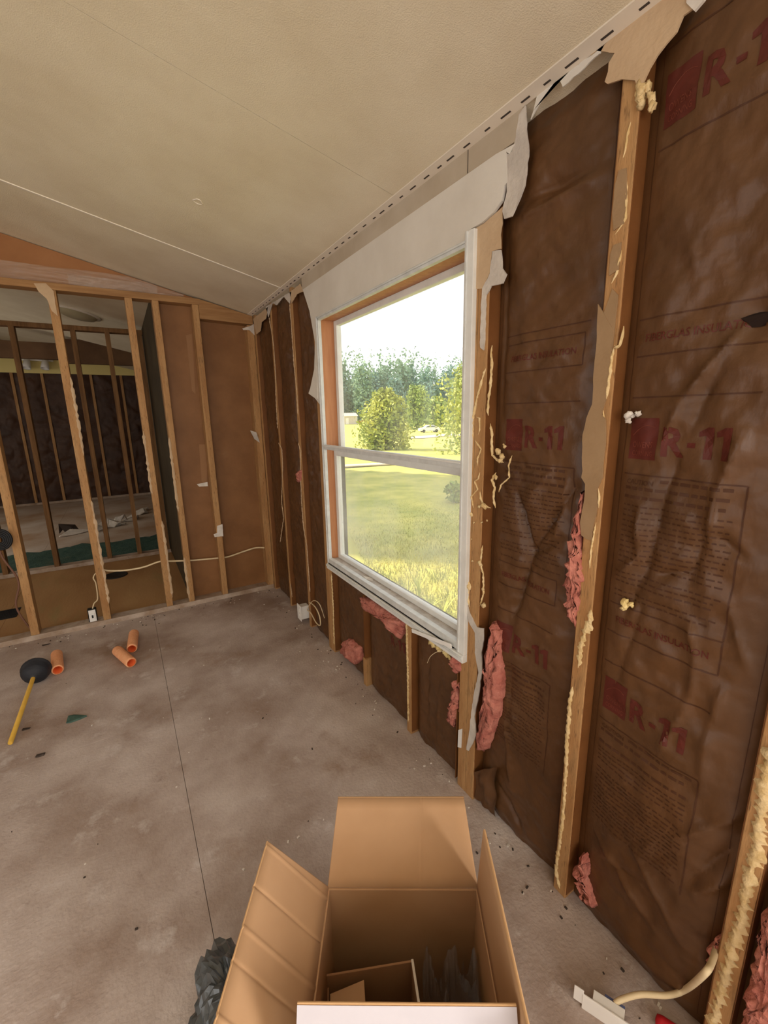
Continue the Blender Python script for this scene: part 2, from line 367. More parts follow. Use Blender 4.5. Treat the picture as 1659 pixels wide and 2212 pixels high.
def wall_poly(px, name, m, parent, front, thick=0.003, o=None, s=None, jag=0.0, seed=0):
    """flat torn piece with its own thickness lying on the window wall (outline in photo pixels)"""
    if o is not None: px = [(o[0]+s*x, o[1]+s*y) for x, y in px]
    P = [wp(x, y) for x, y in px]
    if jag:
        r = random.Random(seed); Q = []
        for i, a in enumerate(P):
            b = P[(i+1) % len(P)]; L = math.hypot(b[0]-a[0], b[1]-a[1]); n = max(1, int(L/0.012))
            for k in range(n):
                t = k/n; j = 0 if k == 0 else jag
                Q.append((a[0]+(b[0]-a[0])*t+r.uniform(-j, j), a[1]+(b[1]-a[1])*t+r.uniform(-j, j)))
        P = Q
    return MB().prism([(XW-front, y, z) for y, z in P], [(XW-front-thick, y, z) for y, z in P]).build(name, m, parent)

# gypsum left around the window
top_r = [wp(1117, 300)]
board = [(1126, 262), (1119, 276), (1117, 313), (1106, 334), (1099, 330), (1101, 396), (1095, 402), (1089, 435), (1071, 460), (1046, 482), (1022, 496)]
P = [wp(x, y) for x, y in board]
ring = [(0.985, 2.103)] + [q for q in P if q[1] < 2.10] + [(1.056, 1.95), (WY0+0.004, 1.93), (WY1+0.012, 1.93), (WY1+0.012, 1.48)] + [wp(676, 850), wp(682, 800), wp(684, 740), wp(672, 672)] + [(2.425, 2.103)]
MB().prism([(XW-0.0005, y, z) for y, z in ring], [(XW-0.0095, y, z) for y, z in ring]).build('wallboard_remnant', 'wallboard', wall_r)
Z1 = dict(o=(980, 180), s=.2773); Z2 = dict(o=(980, 740), s=.2773); Z3 = dict(o=(980, 1280), s=.3075); Z4 = dict(o=(1280, 0), s=.2893); Z7 = dict(o=(1180, 1680), s=.2887)
Z4L = dict(o=(520, 600), s=.3709)
# curled grey paper beside the wallboard
px = [(525,250),(575,180),(585,400),(600,530),(570,800),(510,950),(470,1040),(410,1060),(395,1000),(430,850),(430,560),(470,540),(500,430)]
wall_poly(px, 'torn_paper', 'paper_grey', wall_r, 0.004, 0.004, jag=.0015, seed=1, **Z1)
px = [(690,790),(684,800),(676,838),(672,850),(683,858),(691,862)]
wall_poly(px, 'torn_wallboard', 'wallboard', wall_r, 0.010, 0.006)
# torn edges at the eave, near the corner
for k, px in enumerate(([(95,330),(75,240),(165,170),(150,240),(125,260),(120,310)], [(165,230),(150,170),(300,80),(290,150),(255,110),(215,160),(190,150)], [(300,150),(290,85),(352,35),(372,80),(335,95)])):
    wall_poly(px, 'torn_paper', 'paper_tan' if k != 1 else 'paper_grey', wall_r, 0.003, 0.003, jag=.002, seed=k+5, **Z4L)
wall_poly([(1165,205),(1150,260),(1170,225),(1210,170),(1220,190),(1300,118),(1310,100)], 'torn_paper', 'wallboard', wall_r, 0.004, 0.003, jag=.002, seed=9)
# pieces stuck to the studs
wall_poly([(0,430),(0,380),(180,405),(135,480),(130,545),(105,620),(125,635),(230,600),(330,610),(350,660),(385,640),(440,520),(500,420),(640,250),(690,130),(760,80),(720,40),(730,-30),(520,-30),(280,190)], 'paper_remnant', 'paper_tan', ST['s2'], 0.003, 0.004, jag=.0012, seed=2, **Z4)
wall_poly([(760,80),(780,100),(850,20),(880,-30),(730,-30),(720,40)], 'plaster_remnant', 'plaster', ST['s2'], 0.004, 0.006, jag=.002, seed=3, **Z4)
wall_poly([(1130,-300),(1250,-100),(1240,0),(1220,200),(1190,450),(1160,560),(1190,600),(1190,750),(1175,900),(1165,1050),(1120,1150),(1130,1250),(1100,1400),(1080,1540),(1040,1530),(1000,1500),(990,1400),(1025,1200),(1030,1100),(1000,1050),(1010,1000),(1005,900),(1010,720),(1040,590),(1085,480),(1100,200),(1120,0)], 'paper_remnant', 'putty', ST['s2'], 0.0005, 0.003, jag=.0008, seed=4, **Z2)
for k, px in enumerate(([(1290,680),(1350,660),(1355,850),(1330,1090),(1250,1150),(1240,1000),(1260,800)], [(1250,1260),(1310,1240),(1290,1450),(1215,1500),(1225,1330)], [(1240,1600),(1285,1650),(1280,1720),(1240,2090),(1140,2090),(1170,1800)])):
    wall_poly(px, 'paper_remnant', 'putty', ST['s2'], 0.0005, 0.002, jag=.0008, seed=20+k, **Z1)
wall_poly([(310,1310),(375,1300),(385,1440),(420,1490),(390,1560),(300,1580),(260,1650),(255,1800),(250,1950),(240,2080),(215,2060),(215,1900),(230,1600),(290,1480)], 'paper_remnant', 'paper_grey', ST['s1'], 0.0005, 0.004, jag=.002, seed=31, **Z1)
wall_poly([(160,1140),(240,1095),(330,1015),(390,960),(385,1090),(370,1180),(375,1290),(305,1310),(290,1470),(230,1600),(150,1600)], 'paper_remnant', 'paper_tan', ST['s1'], 0.0003, 0.003, jag=.001, seed=32, **Z1)
wall_poly([(90,40),(120,150),(165,240),(215,250),(215,330),(200,420),(205,560),(190,620),(185,700),(150,870),(165,1000),(110,1110),(95,1100),(120,940),(130,830),(150,700),(180,560),(155,420),(155,280),(110,200)], 'paper_remnant', 'paper_grey', ST['s1b'], 0.0005, 0.004, jag=.0015, seed=33, **Z3)
wall_poly([(35,965),(62,955),(55,1090),(30,1085)], 'tape_piece', 'plastic_white', ST['s1b'], 0.0005, 0.0012, **Z3)

def lump(mb, c, r, seed, n=8, amp=.45, squash=(1, 1, 1)):
    rs = np.random.RandomState(seed); th = np.linspace(0, math.pi, n); ph = np.linspace(0, 2*math.pi, 2*n, endpoint=False)
    T, Ph = np.meshgrid(th, ph, indexing='ij')
    k = 1+amp*fbm(np.cos(Ph)*np.sin(T)*1.0, np.sin(Ph)*np.sin(T)+np.cos(T)*1.3, seed, 3, .35)
    G = np.stack([c[0]+r*k*np.sin(T)*np.cos(Ph)*squash[0], c[1]+r*k*np.sin(T)*np.sin(Ph)*squash[1], c[2]+r*k*np.cos(T)*squash[2]], -1)
    m = 2*n; V = G.reshape(-1, 3)
    F = [(i*m+j, (i+1)*m+j, (i+1)*m+(j+1) % m, i*m+(j+1) % m) for i in range(n-1) for j in range(m)]
    mb.add(V, F, True)
def bead(mb, path, w, h, seed, jagged=.6, o=None, s=None, d=0.0):
    """squeezed ribbon of dried adhesive along a traced path on the wall"""
    r = random.Random(seed)
    if o is not None: path = [(o[0]+s*x, o[1]+s*y) for x, y in path]
    P = [wp(x, y) for x, y in path]; Q = []
    for a, b in zip(P, P[1:]):
        L = math.hypot(b[0]-a[0], b[1]-a[1]); n = max(2, int(L/0.006))
        for k in range(n): Q.append((a[0]+(b[0]-a[0])*k/n, a[1]+(b[1]-a[1])*k/n))
    Q.append(P[-1]); n = len(Q); rows = []
    for i, (y, z) in enumerate(Q):
        a = Q[max(i-1, 0)]; b = Q[min(i+1, n-1)]; ty, tz = b[0]-a[0], b[1]-a[1]; l = math.hypot(ty, tz) or 1; ny, nz = -tz/l, ty/l
        e = min(1, i/2, (n-1-i)/2)
        wl = w*(1+jagged*r.uniform(-1, 1))*max(e, .15)/2; wr = w*(1+jagged*r.uniform(-1, 1))*max(e, .15)/2; hh = h*(1+.6*r.uniform(-1, 1))*max(e, .2)
        rows.append([(XW+d+.0005, y+ny*wl, z+nz*wl), (XW+d-hh*.8, y+ny*wl*.5, z+nz*wl*.5), (XW+d-hh, y, z), (XW+d-hh*.7, y-ny*wr*.5, z-nz*wr*.5), (XW+d+.0005, y-ny*wr, z-nz*wr)])
    mb.grid(np.array(rows))

# stud 1 (right of the window)
mb = MB()
for k, (pth, w) in enumerate(((((290,60),(300,160),(290,300),(275,420),(265,540),(270,570)), .008), (((285,630),(300,700),(298,790),(300,880),(340,915),(390,935)), .007), (((250,200),(210,330),(180,440),(165,520),(150,600),(145,750),(130,900)), .008), (((175,580),(205,590),(205,680),(190,720)), .004), (((165,760),(215,830),(190,900),(185,960)), .004), (((205,1010),(195,1060),(165,1080),(190,1140),(140,1200),(155,1290)), .004), (((205,1160),(215,1230),(240,1270),(290,1290)), .007), (((330,1010),(300,1070),(320,1130),(310,1200),(325,1290)), .008), (((455,880),(430,960),(435,1050),(370,1110),(352,1165)), .004), (((110,1840),(130,1900),(110,1960),(125,2060)), .008), (((225,1580),(210,1720),(230,1800),(235,1950),(205,2050)), .005), (((290,100),(300,20)), .006))):
    bead(mb, pth, w, .004, 50+k, .5, **Z2)
for k, (x, y, r) in enumerate(((350,850,.009),(385,890,.009),(370,920,.008),(400,805,.005),(335,1050,.006),(240,1270,.009),(205,1280,.006),(140,1340,.006),(265,1385,.003),(145,1530,.003),(210,1720,.007),(165,1400,.004),(240,2040,.009),(120,1900,.009),(235,1920,.005),(150,1700,.004),(225,1400,.004),(100,1480,.005))):
    yy, zz = wp(Z2['o'][0]+Z2['s']*x, Z2['o'][1]+Z2['s']*y); lump(mb, (XW-.003, yy, zz), r, 70+k, 7, .5, (.7, 1, 1))
mb.build('dried_adhesive', 'adhesive', ST['s1'])
# stud 2
mb = MB()
for k, (pth, w) in enumerate(((((1248,40),(1228,160),(1225,200),(1205,330),(1190,440)), .007), (((1165,520),(1170,580),(1190,610)), .006), (((1125,1130),(1135,1200),(1130,1290)), .005), (((1110,1400),(1075,1600),(1060,1760)), .004))):
    bead(mb, pth, w, .004, 100+k, .4, **Z2)
bead(mb, ((1325,1890),(1318,1970),(1295,2040),(1265,2060),(1250,2040)), .006, .005, 110, .3, **Z1)
for k, pth in enumerate((((1380,300),(1350,420),(1340,520),(1320,580)), ((1350,760),(1340,1050),(1300,1120),(1255,1180)), ((1310,1300),(1270,1480),(1230,1560)))):
    bead(mb, pth, .005, .003, 112+k, .5, **Z1)
for k, (x, y, r) in enumerate(((1470,60,.014),(1465,120,.011),(1440,70,.008),(1540,110,.009),(1550,170,.008),(1515,40,.008),(1470,170,.008))):
    yy, zz = wp(Z1['o'][0]+Z1['s']*x, Z1['o'][1]+Z1['s']*y); lump(mb, (XW-.002, yy, zz), r, 120+k, 7, .5, (.7, .8, 1.2))
bead(mb, ((965,120),(950,230),(900,330),(890,420),(875,530)), .016, .004, 130, .8, **Z3)
bead(mb, ((835,660),(815,780),(805,940),(795,1040),(790,1200),(780,1400),(765,1580),(745,1750),(725,1880),(720,1960),(745,2080)), .012, .004, 131, .45, **Z3)
mb.build('dried_adhesive', 'adhesive', ST['s2'])
# stud 3: thick combed ribbon
mb = MB()
bead(mb, ((1700,-260),(1660,-90),(1625,80),(1620,250),(1580,400),(1590,520),(1530,700),(1490,950),(1430,1150),(1390,1300),(1350,1500),(1290,1700),(1240,1860),(1230,1960)), .020, .007, 140, .75, **Z7)
mb.build('dried_adhesive', 'adhesive', ST['s3'])
for st, x0, y0, x1, y1, sd in (('w0', 716, 1240, 722, 1392, 150), ('c1', 878, 1345, 882, 1560, 151), ):
    mb = MB(); bead(mb, ((x0, y0), ((x0+x1)/2+1, (y0+y1)/2), (x1, y1)), .012, .004, sd, .7); mb.build('dried_adhesive', 'adhesive', ST[st])

for st, pths in (('f2', (((165,230),(178,300),(192,400),(203,560),(206,700),(215,880)), ((220,960),(240,1000),(245,1100),(238,1300),(250,1400),(230,1540)), ((290,1780),(300,1860)))), ('f1', (((285,150),(297,300),(310,500),(326,650),(334,800)), ((335,960),(350,1010),(348,1130),(354,1300),(366,1450),(385,1560),(395,1700),(404,1830))))):
    for k, pth in enumerate(pths):
        mb = MB(); bead(mb, pth, .009, .003, 160+k, .8, **Z4L); mb.build('torn_edge', 'paper_tan', ST[st])
# ---------------------------------------------------------------- window
win = empty('window_1', (XW, (WY0+WY1)/2, WZ0)); struct(win, 'two-pane window with orange wood jamb and aluminium storm frame', 'window')
d0, d1 = 0.052, 0.112
def wb(name, m, d, y, z, bev=0.0015): return MB().box((XW+d[0], y[0], z[0]), (XW+d[1], y[1], z[1])).build(name, m, win, bevel=bev)
wb('side_jamb', 'jamb_wood', (0, .115), (WY1, WY1+.02), (WZ0-.02, WZ1+.02)); wb('side_jamb', 'jamb_wood', (0, .115), (WY0-.002, WY0), (WZ0-.02, WZ1+.02))
wb('head_jamb', 'jamb_wood', (0, .115), (WY0, WY1), (WZ1, WZ1+.02)); wb('sill', 'sill_dirty', (0, .115), (WY0, WY1), (WZ0-.02, WZ0))
# storm frame on the room side
wb('storm_stile', 'aluminium', (-.014, .004), (WY1-.010, WY1+.012), (WZ0-.035, WZ1+.016)); wb('storm_stile', 'sash_paint', (-.016, .004), (WY0-.038, WY0+.002), (WZ0-.0278, WZ1+.035))
wb('storm_stile_bead', 'aluminium', (-.019, -.013), (WY1+.001, WY1+.008), (WZ0-.035, WZ1+.016)); wb('storm_stile_bead', 'aluminium', (-.0195, -.015), (WY0-.012, WY0-.004), (WZ0-.0275, WZ1+.035))
wb('storm_rail', 'aluminium', (-.014, .004), (WY0, WY1), (WZ1-.004, WZ1+.016)); wb('storm_rail_bead', 'aluminium', (-.019, -.013), (WY0, WY1), (WZ1+.006, WZ1+.012))
wb('storm_rail', 'aluminium', (-.0150, .010), (WY0+.003, WY1+.012), (WZ0-.022, WZ0+.006)); wb('gasket', 'gasket', (-.0165, -.008), (WY0+.02, WY1+.008), (WZ0-.0275, WZ0-.0215))
wb('storm_sill', 'sash_paint', (-.022, .0015), (WY0-.038, WY1+.016), (WZ0-.058, WZ0-.028)); wb('storm_sill_bead', 'aluminium', (-.026, -.021), (WY0-.034, WY1+.016), (WZ0-.044, WZ0-.034))
wb('meeting_rail', 'aluminium', (-.016, .008), (WY0, WY1+.004), (1.250, 1.274)); wb('meeting_rail_bead', 'sash_paint', (-.020, -.014), (WY0, WY1), (1.266, 1.272))
# sashes
def sash(name, z0, z1, d, glass, top=.03, bot=.035):
    a, b = WY0+.002, WY1-.002; w = .032
    e = empty(name, (0, 0, 0)); e.parent = win; e.location = (d-0, 0, 0); base = worldloc(e)
    for nm, y, z in (('stile', (a, a+w), (z0, z1)), ('stile', (b-w, b), (z0, z1)), ('top_rail', (a+w, b-w), (z1-top, z1)), ('bottom_rail', (a+w, b-w), (z0, z0+bot))):
        MB().box((XW+d, y[0], z[0]), (XW+d+.028, y[1], z[1])).build(nm, 'sash_paint', e, bevel=.002)
    MB().box((XW+d+.012, a+w-.004, z0+bot-.004), (XW+d+.016, b-w+.004, z1-top+.004)).build('pane', glass, e)
sash('upper_sash', 1.228, WZ1, .078, 'glass_upper', .026, .028)
sash('lower_sash', WZ0, 1.242, .048, 'glass_lower', .030, .024)


# ---------------------------------------------------------------- partition with bare studs
pl = MB().box((XL, YE-.002, 0.0), (XW-.002, YE+.089, 0.034)).build('wall_end', 'bottom_plate')
struct(pl, 'bare stud partition looking through to the next room', 'wall')
def stud_e(xc, w=.040, z0=.034, z1=2.205, m='stud_wood'):
    return MB().box((xc-w/2, YE, z0), (xc+w/2, YE+.089, z1)).build('stud', m, pl, bevel=.002)
SE = {}
for k, (x, w) in dict(a=(-.655, .046), b=(-.245, .046), c=(.161, .042), d=(.318, .040), e=(.568, .042), f=(.940, .046), l1=(-1.06, .04), l2=(-1.465, .04), l3=(-1.87, .04), l4=(-2.27, .04), l5=(-2.68, .04)).items():
    SE[k] = stud_e(x, w, z1=2.205 if x < .6 else 2.10)
MB().box((XL, YE-.004, 2.205), (.60, YE+.089, 2.245)).build('top_plate', 'plate_wood', pl, bevel=.002)
MB().prism([(.59, YE-.003, 2.115), (XW-.004, YE-.003, 2.105), (XW-.004, YE-.003, 2.164), (.59, YE-.003, 2.245)], [(.59, YE+.089, 2.115), (XW-.004, YE+.089, 2.105), (XW-.004, YE+.089, 2.164), (.59, YE+.089, 2.245)]).build('top_plate', 'plate_wood', pl)
MB().prism([(XL, YE+.03, 2.245), (.61, YE+.03, 2.245), (XL, YE+.03, ceil_z(XL))], [(XL, YE+.05, 2.245), (.61, YE+.05, 2.245), (XL, YE+.05, ceil_z(XL))]).build('gable_panel', 'gable_board', pl)
for a, b in ((.336, .552), (.556, .925)):
    MB().box((a, YE+.0895, .02), (b, YE+.097, 2.23)).build('fiberboard_panel', 'fiberboard', pl)
MB().box((.925, YE-.001, .03), (XW-.001, YE+.012, 2.10)).build('corner_strip', 'stud_wood', pl)
# torn paper and adhesive on the partition
def end_poly(px, name, m, parent, front, thick=.003, o=None, s=None, jag=.0015, seed=0):
    if o is not None: px = [(o[0]+s*x, o[1]+s*y) for x, y in px]
    P = [ep(x, y) for x, y in px]; r = random.Random(seed); Q = []
    for i, a in enumerate(P):
        b = P[(i+1) % len(P)]; L = math.hypot(b[0]-a[0], b[1]-a[1]); n = max(1, int(L/.015))
        for k in range(n):
            t = k/n; j = 0 if k == 0 else jag; Q.append((a[0]+(b[0]-a[0])*t+r.uniform(-j, j), a[1]+(b[1]-a[1])*t+r.uniform(-j, j)))
    return MB().prism([(x, YE-front, z) for x, z in Q], [(x, YE-front-thick, z) for x, z in Q]).build(name, m, parent)
A1 = dict(o=(0, 560), s=.3737); A2 = dict(o=(0, 960), s=.3737)
end_poly([(195,140),(265,140),(310,185),(320,260),(335,330),(300,300),(270,230),(225,190)], 'paper_remnant', 'paper_tan', SE['b'], .0005, .005, **A1)
end_poly([(1255,470),(1285,460),(1290,530),(1240,535),(1235,520),(1255,510)], 'plaster_remnant', 'plaster', SE['e'], .0005, .005, **A2)
for px, k in (([(1075,440),(1110,430),(1130,780),(1110,760)], 1), ([(1150,0),(1200,0),(1195,220),(1165,215)], 2)):
    q = dict(A1 if k == 1 else A2); P = [(q['o'][0]+q['s']*x, q['o'][1]+q['s']*y) for x, y in px]; P = [ep(x, y, .09) for x, y in P]
    MB().prism([(x, YE+.0895, z) for x, z in P], [(x, YE+.088, z) for x, z in P]).build('paint_smear', 'smear', pl)
P = [ep(x, y, .088) for x, y in ((425,1046),(448,1041),(449,1050),(430,1051))]
MB().prism([(x, YE+.0895, z) for x, z in P], [(x, YE+.084, z) for x, z in P]).build('plaster_remnant', 'plaster', pl)
end_poly([(1400,400),(1450,385),(1500,350),(1530,330),(1500,420),(1470,440),(1440,410),(1405,410)], 'paper_remnant', 'paper_grey', SE['f'], .0025, .005, **A1)
end_poly([(1445,990),(1470,1040),(1500,1060),(1480,1000)], 'paper_remnant', 'paper_grey', SE['f'], .0025, .004, **A1)
# right-hand adhesive edge of the two middle studs
for key, xs_, z0, z1, sd in (('c', .143, .9, 1.35, 1), ('c', .183, .1, .7, 2), ('d', .300, .75, 1.3, 3), ('d', .300, .05, .4, 4), ('b', -.222, .15, .9, 5), ('b', -.222, 1.2, 1.7, 6)):
    r = random.Random(sd); mbq = MB(); n = int((z1-z0)/.02); rows = []
    for i in range(n+1):
        z = z0+(z1-z0)*i/n; w = r.uniform(.004, .013)*min(1, (i+.3)/2, (n-i+.3)/2)
        rows.append([(xs_-w, YE+.002, z), (xs_, YE-.006*r.random()-.001, z), (xs_+w, YE+.002, z)])
    mbq.grid(np.array(rows)).build('dried_adhesive', 'paper_tan', SE[key])
# plastic sheeting bunched above the top plate
def sheet_strip(name, x0, x1, zl, zh, seed, parent, m='sheeting'):
    u = np.linspace(0, 1, 60); v = np.linspace(0, 1, 14); U, V = np.meshgrid(u, v, indexing='ij')
    X = x0+(x1-x0)*U; Zt = np.minimum(zh, ceil_z(X)-.012); Z = zl+(Zt-zl)*V
    Y = YE+.022-.018*np.abs(fbm(U*3, V*1.2, seed, 4, 1.2))
    o = MB().grid(np.stack([X, Y, Z], -1)).build(name, m, parent); return o
sheet_strip('plastic_sheeting', -1.6, .50, 2.247, 2.34, 3, pl)
sheet_strip('plastic_sheeting', -.15, .34, 2.25, 2.31, 8, pl)

# ---------------------------------------------------------------- closet wall, second partition, far wall
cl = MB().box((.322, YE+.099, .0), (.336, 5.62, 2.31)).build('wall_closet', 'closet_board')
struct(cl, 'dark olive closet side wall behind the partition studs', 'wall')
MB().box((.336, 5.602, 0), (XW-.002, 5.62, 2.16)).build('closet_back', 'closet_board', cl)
MB().box((.3185, 5.28, .30), (.3215, 5.35, .42)).build('outlet_plate', 'plastic_white', cl)
mp_ = MB().box((XL, 5.10, 0.0), (.318, 5.19, .036)).build('wall_middle', 'bottom_plate')
struct(mp_, 'second stud partition beyond the plywood floor', 'wall')
for x in (-2.7, -2.3, -1.9, -1.5, -1.08, -.69, -.25, .02, .29):
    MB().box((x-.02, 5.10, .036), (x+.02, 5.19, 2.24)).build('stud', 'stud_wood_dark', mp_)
MB().box((XL, 5.098, 2.24), (.318, 5.19, 2.28)).build('top_plate', 'stud_wood_dark', mp_)
hd = MB().box((-.45, 7.2, 2.16), (XW+.08, 7.3, 2.46)).box((XL, 7.2, 2.20), (-.45, 7.3, 2.40)).build('trim_2', 'header_board')
struct(hd, 'brown boxed header hanging across the far room', 'header')
fw = MB().box((XL-.1, YF, -.1), (XW+.1, YF+.1, 3.4)).build('wall_far', 'sheathing')
struct(fw, 'dark insulated stud wall at the far end of the house', 'wall')
def wrinkled(name, x0, x1, z0, z1, y, seed, parent, amp=.035):
    u = np.linspace(0, 1, 24); v = np.linspace(0, 1, 90); U, V = np.meshgrid(u, v, indexing='ij')
    X = x0+(x1-x0)*U; Z = z0+(z1-z0)*V
    Y = y-.02-amp*.5*np.abs(fbm(X, Z, seed, 4, 1.6))-.02*np.sin(U*math.pi)
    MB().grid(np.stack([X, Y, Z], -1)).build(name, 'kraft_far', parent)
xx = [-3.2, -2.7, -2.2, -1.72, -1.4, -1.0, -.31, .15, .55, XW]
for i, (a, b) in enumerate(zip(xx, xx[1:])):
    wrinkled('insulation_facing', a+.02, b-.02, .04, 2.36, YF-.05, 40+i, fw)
for x in xx[1:-1]:
    MB().box((x-.02, YF-.1, .036), (x+.02, YF-.01, 2.38)).build('stud', 'stud_wood', fw)
MB().box((XL, YF-.12, 0), (XW, YF-.01, .036)).build('bottom_plate', 'bottom_plate', fw)
MB().box((XL, YF-.13, 2.21), (XW, YF-.11, 2.50)).build('lit_ceiling_strip', 'lit_ceiling_yellow', fw)  # added board; its yellow stands in for lawn light on the far ceiling

# ---------------------------------------------------------------- walls behind and left of the photographer, with their window openings
def holed(name, axis, pos, t, u0, u1, holes, ztop, label):
    mb = MB(); z1 = ztop; cuts = sorted(holes); cur = u0
    def bx(a, b, za, zb):
        if axis == 'x': mb.box((pos-t, a, za), (pos, b, zb))
        else: mb.box((a, pos-t, za), (b, pos, zb))
    for (a, b, za, zb) in cuts:
        bx(cur, a, -.1, z1); bx(a, b, -.1, za); bx(a, b, zb, z1); cur = b
    bx(cur, u1, -.1, z1)
    return struct(mb.build(name, 'filler_board'), label, 'wall')
holed('wall_left', 'x', XL, .1, YB-.1, YF+.1, [(-.8, 1.6, .55, 2.05), (5.8, 7.4, .75, 2.05)], 3.3, 'plain inner wall with windows left of the photographer')
holed('wall_back', 'y', YB, .1, XL, XW+.1, [(-2.2, .2, .6, 2.1)], 3.2, 'plain wall with a window behind the photographer')
# ---------------------------------------------------------------- insulation batts
class Batt:
    def __init__(s, y0, y1, z0, z1, seed, creases=(), dents=(), depth=.040, bulge=.026, nrand=16, amp=.006):
        s.y0, s.y1, s.z0, s.z1, s.seed, s.depth, s.bulge = y0, y1, z0, z1, seed, depth, bulge
        r = random.Random(seed); s.cr = []
        for (a, b, am, w) in creases: s.cr.append((wp(*a, .03), wp(*b, .03), am*1.35, w*.85))
        for k in range(nrand):
            y = r.uniform(y0, y1); z = r.uniform(z0, z1); th = r.gauss(1.35, .45)*r.choice((1, 1, -1)); L = r.uniform(.06, .3)
            s.cr.append(((y, z), (y+L*math.cos(th), z+L*math.sin(th)), r.choice((1, 1, -1))*r.uniform(.3, 1)*amp, r.uniform(.006, .016)))
        s.dents = [(wp(*c, .03), rr, am) for c, rr, am in dents]
    def x(s, y, z):
        y = np.asarray(y, float); z = np.asarray(z, float)
        t = np.clip((y-s.y0)/(s.y1-s.y0), 0, 1); e = 1-np.abs(2*t-1)**4
        tz = np.clip(np.minimum(z-s.z0, s.z1-z)/.05, 0, 1)
        h = s.bulge*e*(.4+.6*tz) + .006*fbm(y, z, s.seed, 3, 2.2)*e + .0022*fbm(y, z, s.seed+7, 3, 11)*e
        for (a, b, am, w) in s.cr:
            ay, az = a; dy, dz = b[0]-ay, b[1]-az; L2 = dy*dy+dz*dz+1e-9
            k = ((y-ay)*dy+(z-az)*dz)/L2; kc = np.clip(k, 0, 1)
            d = np.hypot(y-ay-kc*dy, z-az-kc*dz)
            h = h + am*np.exp(-d/w)*(.35+.65*np.sin(math.pi*np.clip(kc, .02, .98)))*np.minimum(1, e*2)
        for (c, rr, am) in s.dents:
            h = h - am*np.exp(-((y-c[0])**2+(z-c[1])**2)/rr**2)
        return XW + s.depth - np.clip(h, -.04, s.depth+.008)
    def mesh(s, step=.0065):
        n = max(8, int((s.y1-s.y0)/step)); m = max(8, int((s.z1-s.z0)/step))
        Y, Z = np.meshgrid(np.linspace(s.y0, s.y1, n), np.linspace(s.z0, s.z1, m), indexing='ij')
        return np.stack([s.x(Y, Z), Y, Z], -1)

_tcache = {}
def text2d(txt, bold=0.0, sub=True):
    key = (txt, bold)
    if key in _tcache: return _tcache[key]
    cu = bpy.data.curves.new('lettering', 'FONT'); cu.body = txt; cu.size = 1.0; cu.offset = bold; cu.resolution_u = 2
    to = bpy.data.objects.new('lettering', cu); me = bpy.data.meshes.new_from_object(to)
    bm = bmesh.new(); bm.from_mesh(me); bmesh.ops.triangulate(bm, faces=bm.faces)
    for _ in range(3):
        ed = [e for e in bm.edges if e.calc_length() > .22]
        if not ed: break
        bmesh.ops.subdivide_edges(bm, edges=ed, cuts=1); bmesh.ops.triangulate(bm, faces=bm.faces)
    V = np.array([v.co[:2] for v in bm.verts]); F = [tuple(v.index for v in f.verts) for f in bm.faces]
    bm.free(); bpy.data.meshes.remove(me); bpy.data.objects.remove(to); bpy.data.curves.remove(cu)
    V = V - V.min(0); _tcache[key] = (V, F); return V, F
def print_text(mb, b, txt, yl, zb, w, h, bold=0.0, off=.0012, skew=0.0):
    """lettering laid on the batt, reading towards -y; box w x h with lower left at (yl, zb)"""
    V, F = text2d(txt, bold); sx, sz = V.max(0); Y = yl-V[:, 0]/sx*w; Z = zb+V[:, 1]/sz*h+skew*V[:, 0]/sx
    X = b.x(Y, Z)-off; mb.add(np.stack([X, Y, Z], -1), F)
def print_quad(mb, b, yl, yr, z0, z1, off=.0008, n=None, z0b=None, z1b=None):
    """printed bar or block following the batt"""
    n = n or max(2, int(abs(yl-yr)/.006)+2); m = max(2, int(abs(z1-z0)/.006)+2)
    Y, T = np.meshgrid(np.linspace(yl, yr, n), np.linspace(0, 1, m), indexing='ij'); Z = z0+(z1-z0)*T
    mb.grid(np.stack([b.x(Y, Z)-off, Y, Z], -1))
def print_poly(mb, b, pts, off=.001):
    bm = bmesh.new(); bm.faces.new([bm.verts.new((y, z, 0)) for y, z in pts]); bmesh.ops.triangulate(bm, faces=bm.faces)
    for _ in range(2):
        bmesh.ops.subdivide_edges(bm, edges=[e for e in bm.edges if e.calc_length() > .008], cuts=1); bmesh.ops.triangulate(bm, faces=bm.faces)
    bm.verts.index_update(); Y = np.array([v.co.x for v in bm.verts]); Z = np.array([v.co.y for v in bm.verts]); F = [tuple(v.index for v in f.verts) for f in bm.faces]; bm.free()
    mb.add(np.stack([b.x(Y, Z)-off, Y, Z], -1), F)
def r_value(mb, b, yl, zb, w, h):
    print_text(mb, b, 'R', yl, zb, w*.34, h, .035, .001)
    print_poly(mb, b, [(yl-w*.38, zb+h*.34), (yl-w*.50, zb+h*.34), (yl-w*.50, zb+h*.50), (yl-w*.38, zb+h*.50)])
    for x0 in (.53, .78):
        print_poly(mb, b, [(yl-w*(x0+.10), zb), (yl-w*(x0+.21), zb), (yl-w*(x0+.21), zb+h), (yl-w*(x0+.12), zb+h), (yl-w*x0, zb+h*.86), (yl-w*x0, zb+h*.70), (yl-w*(x0+.10), zb+h*.74)])
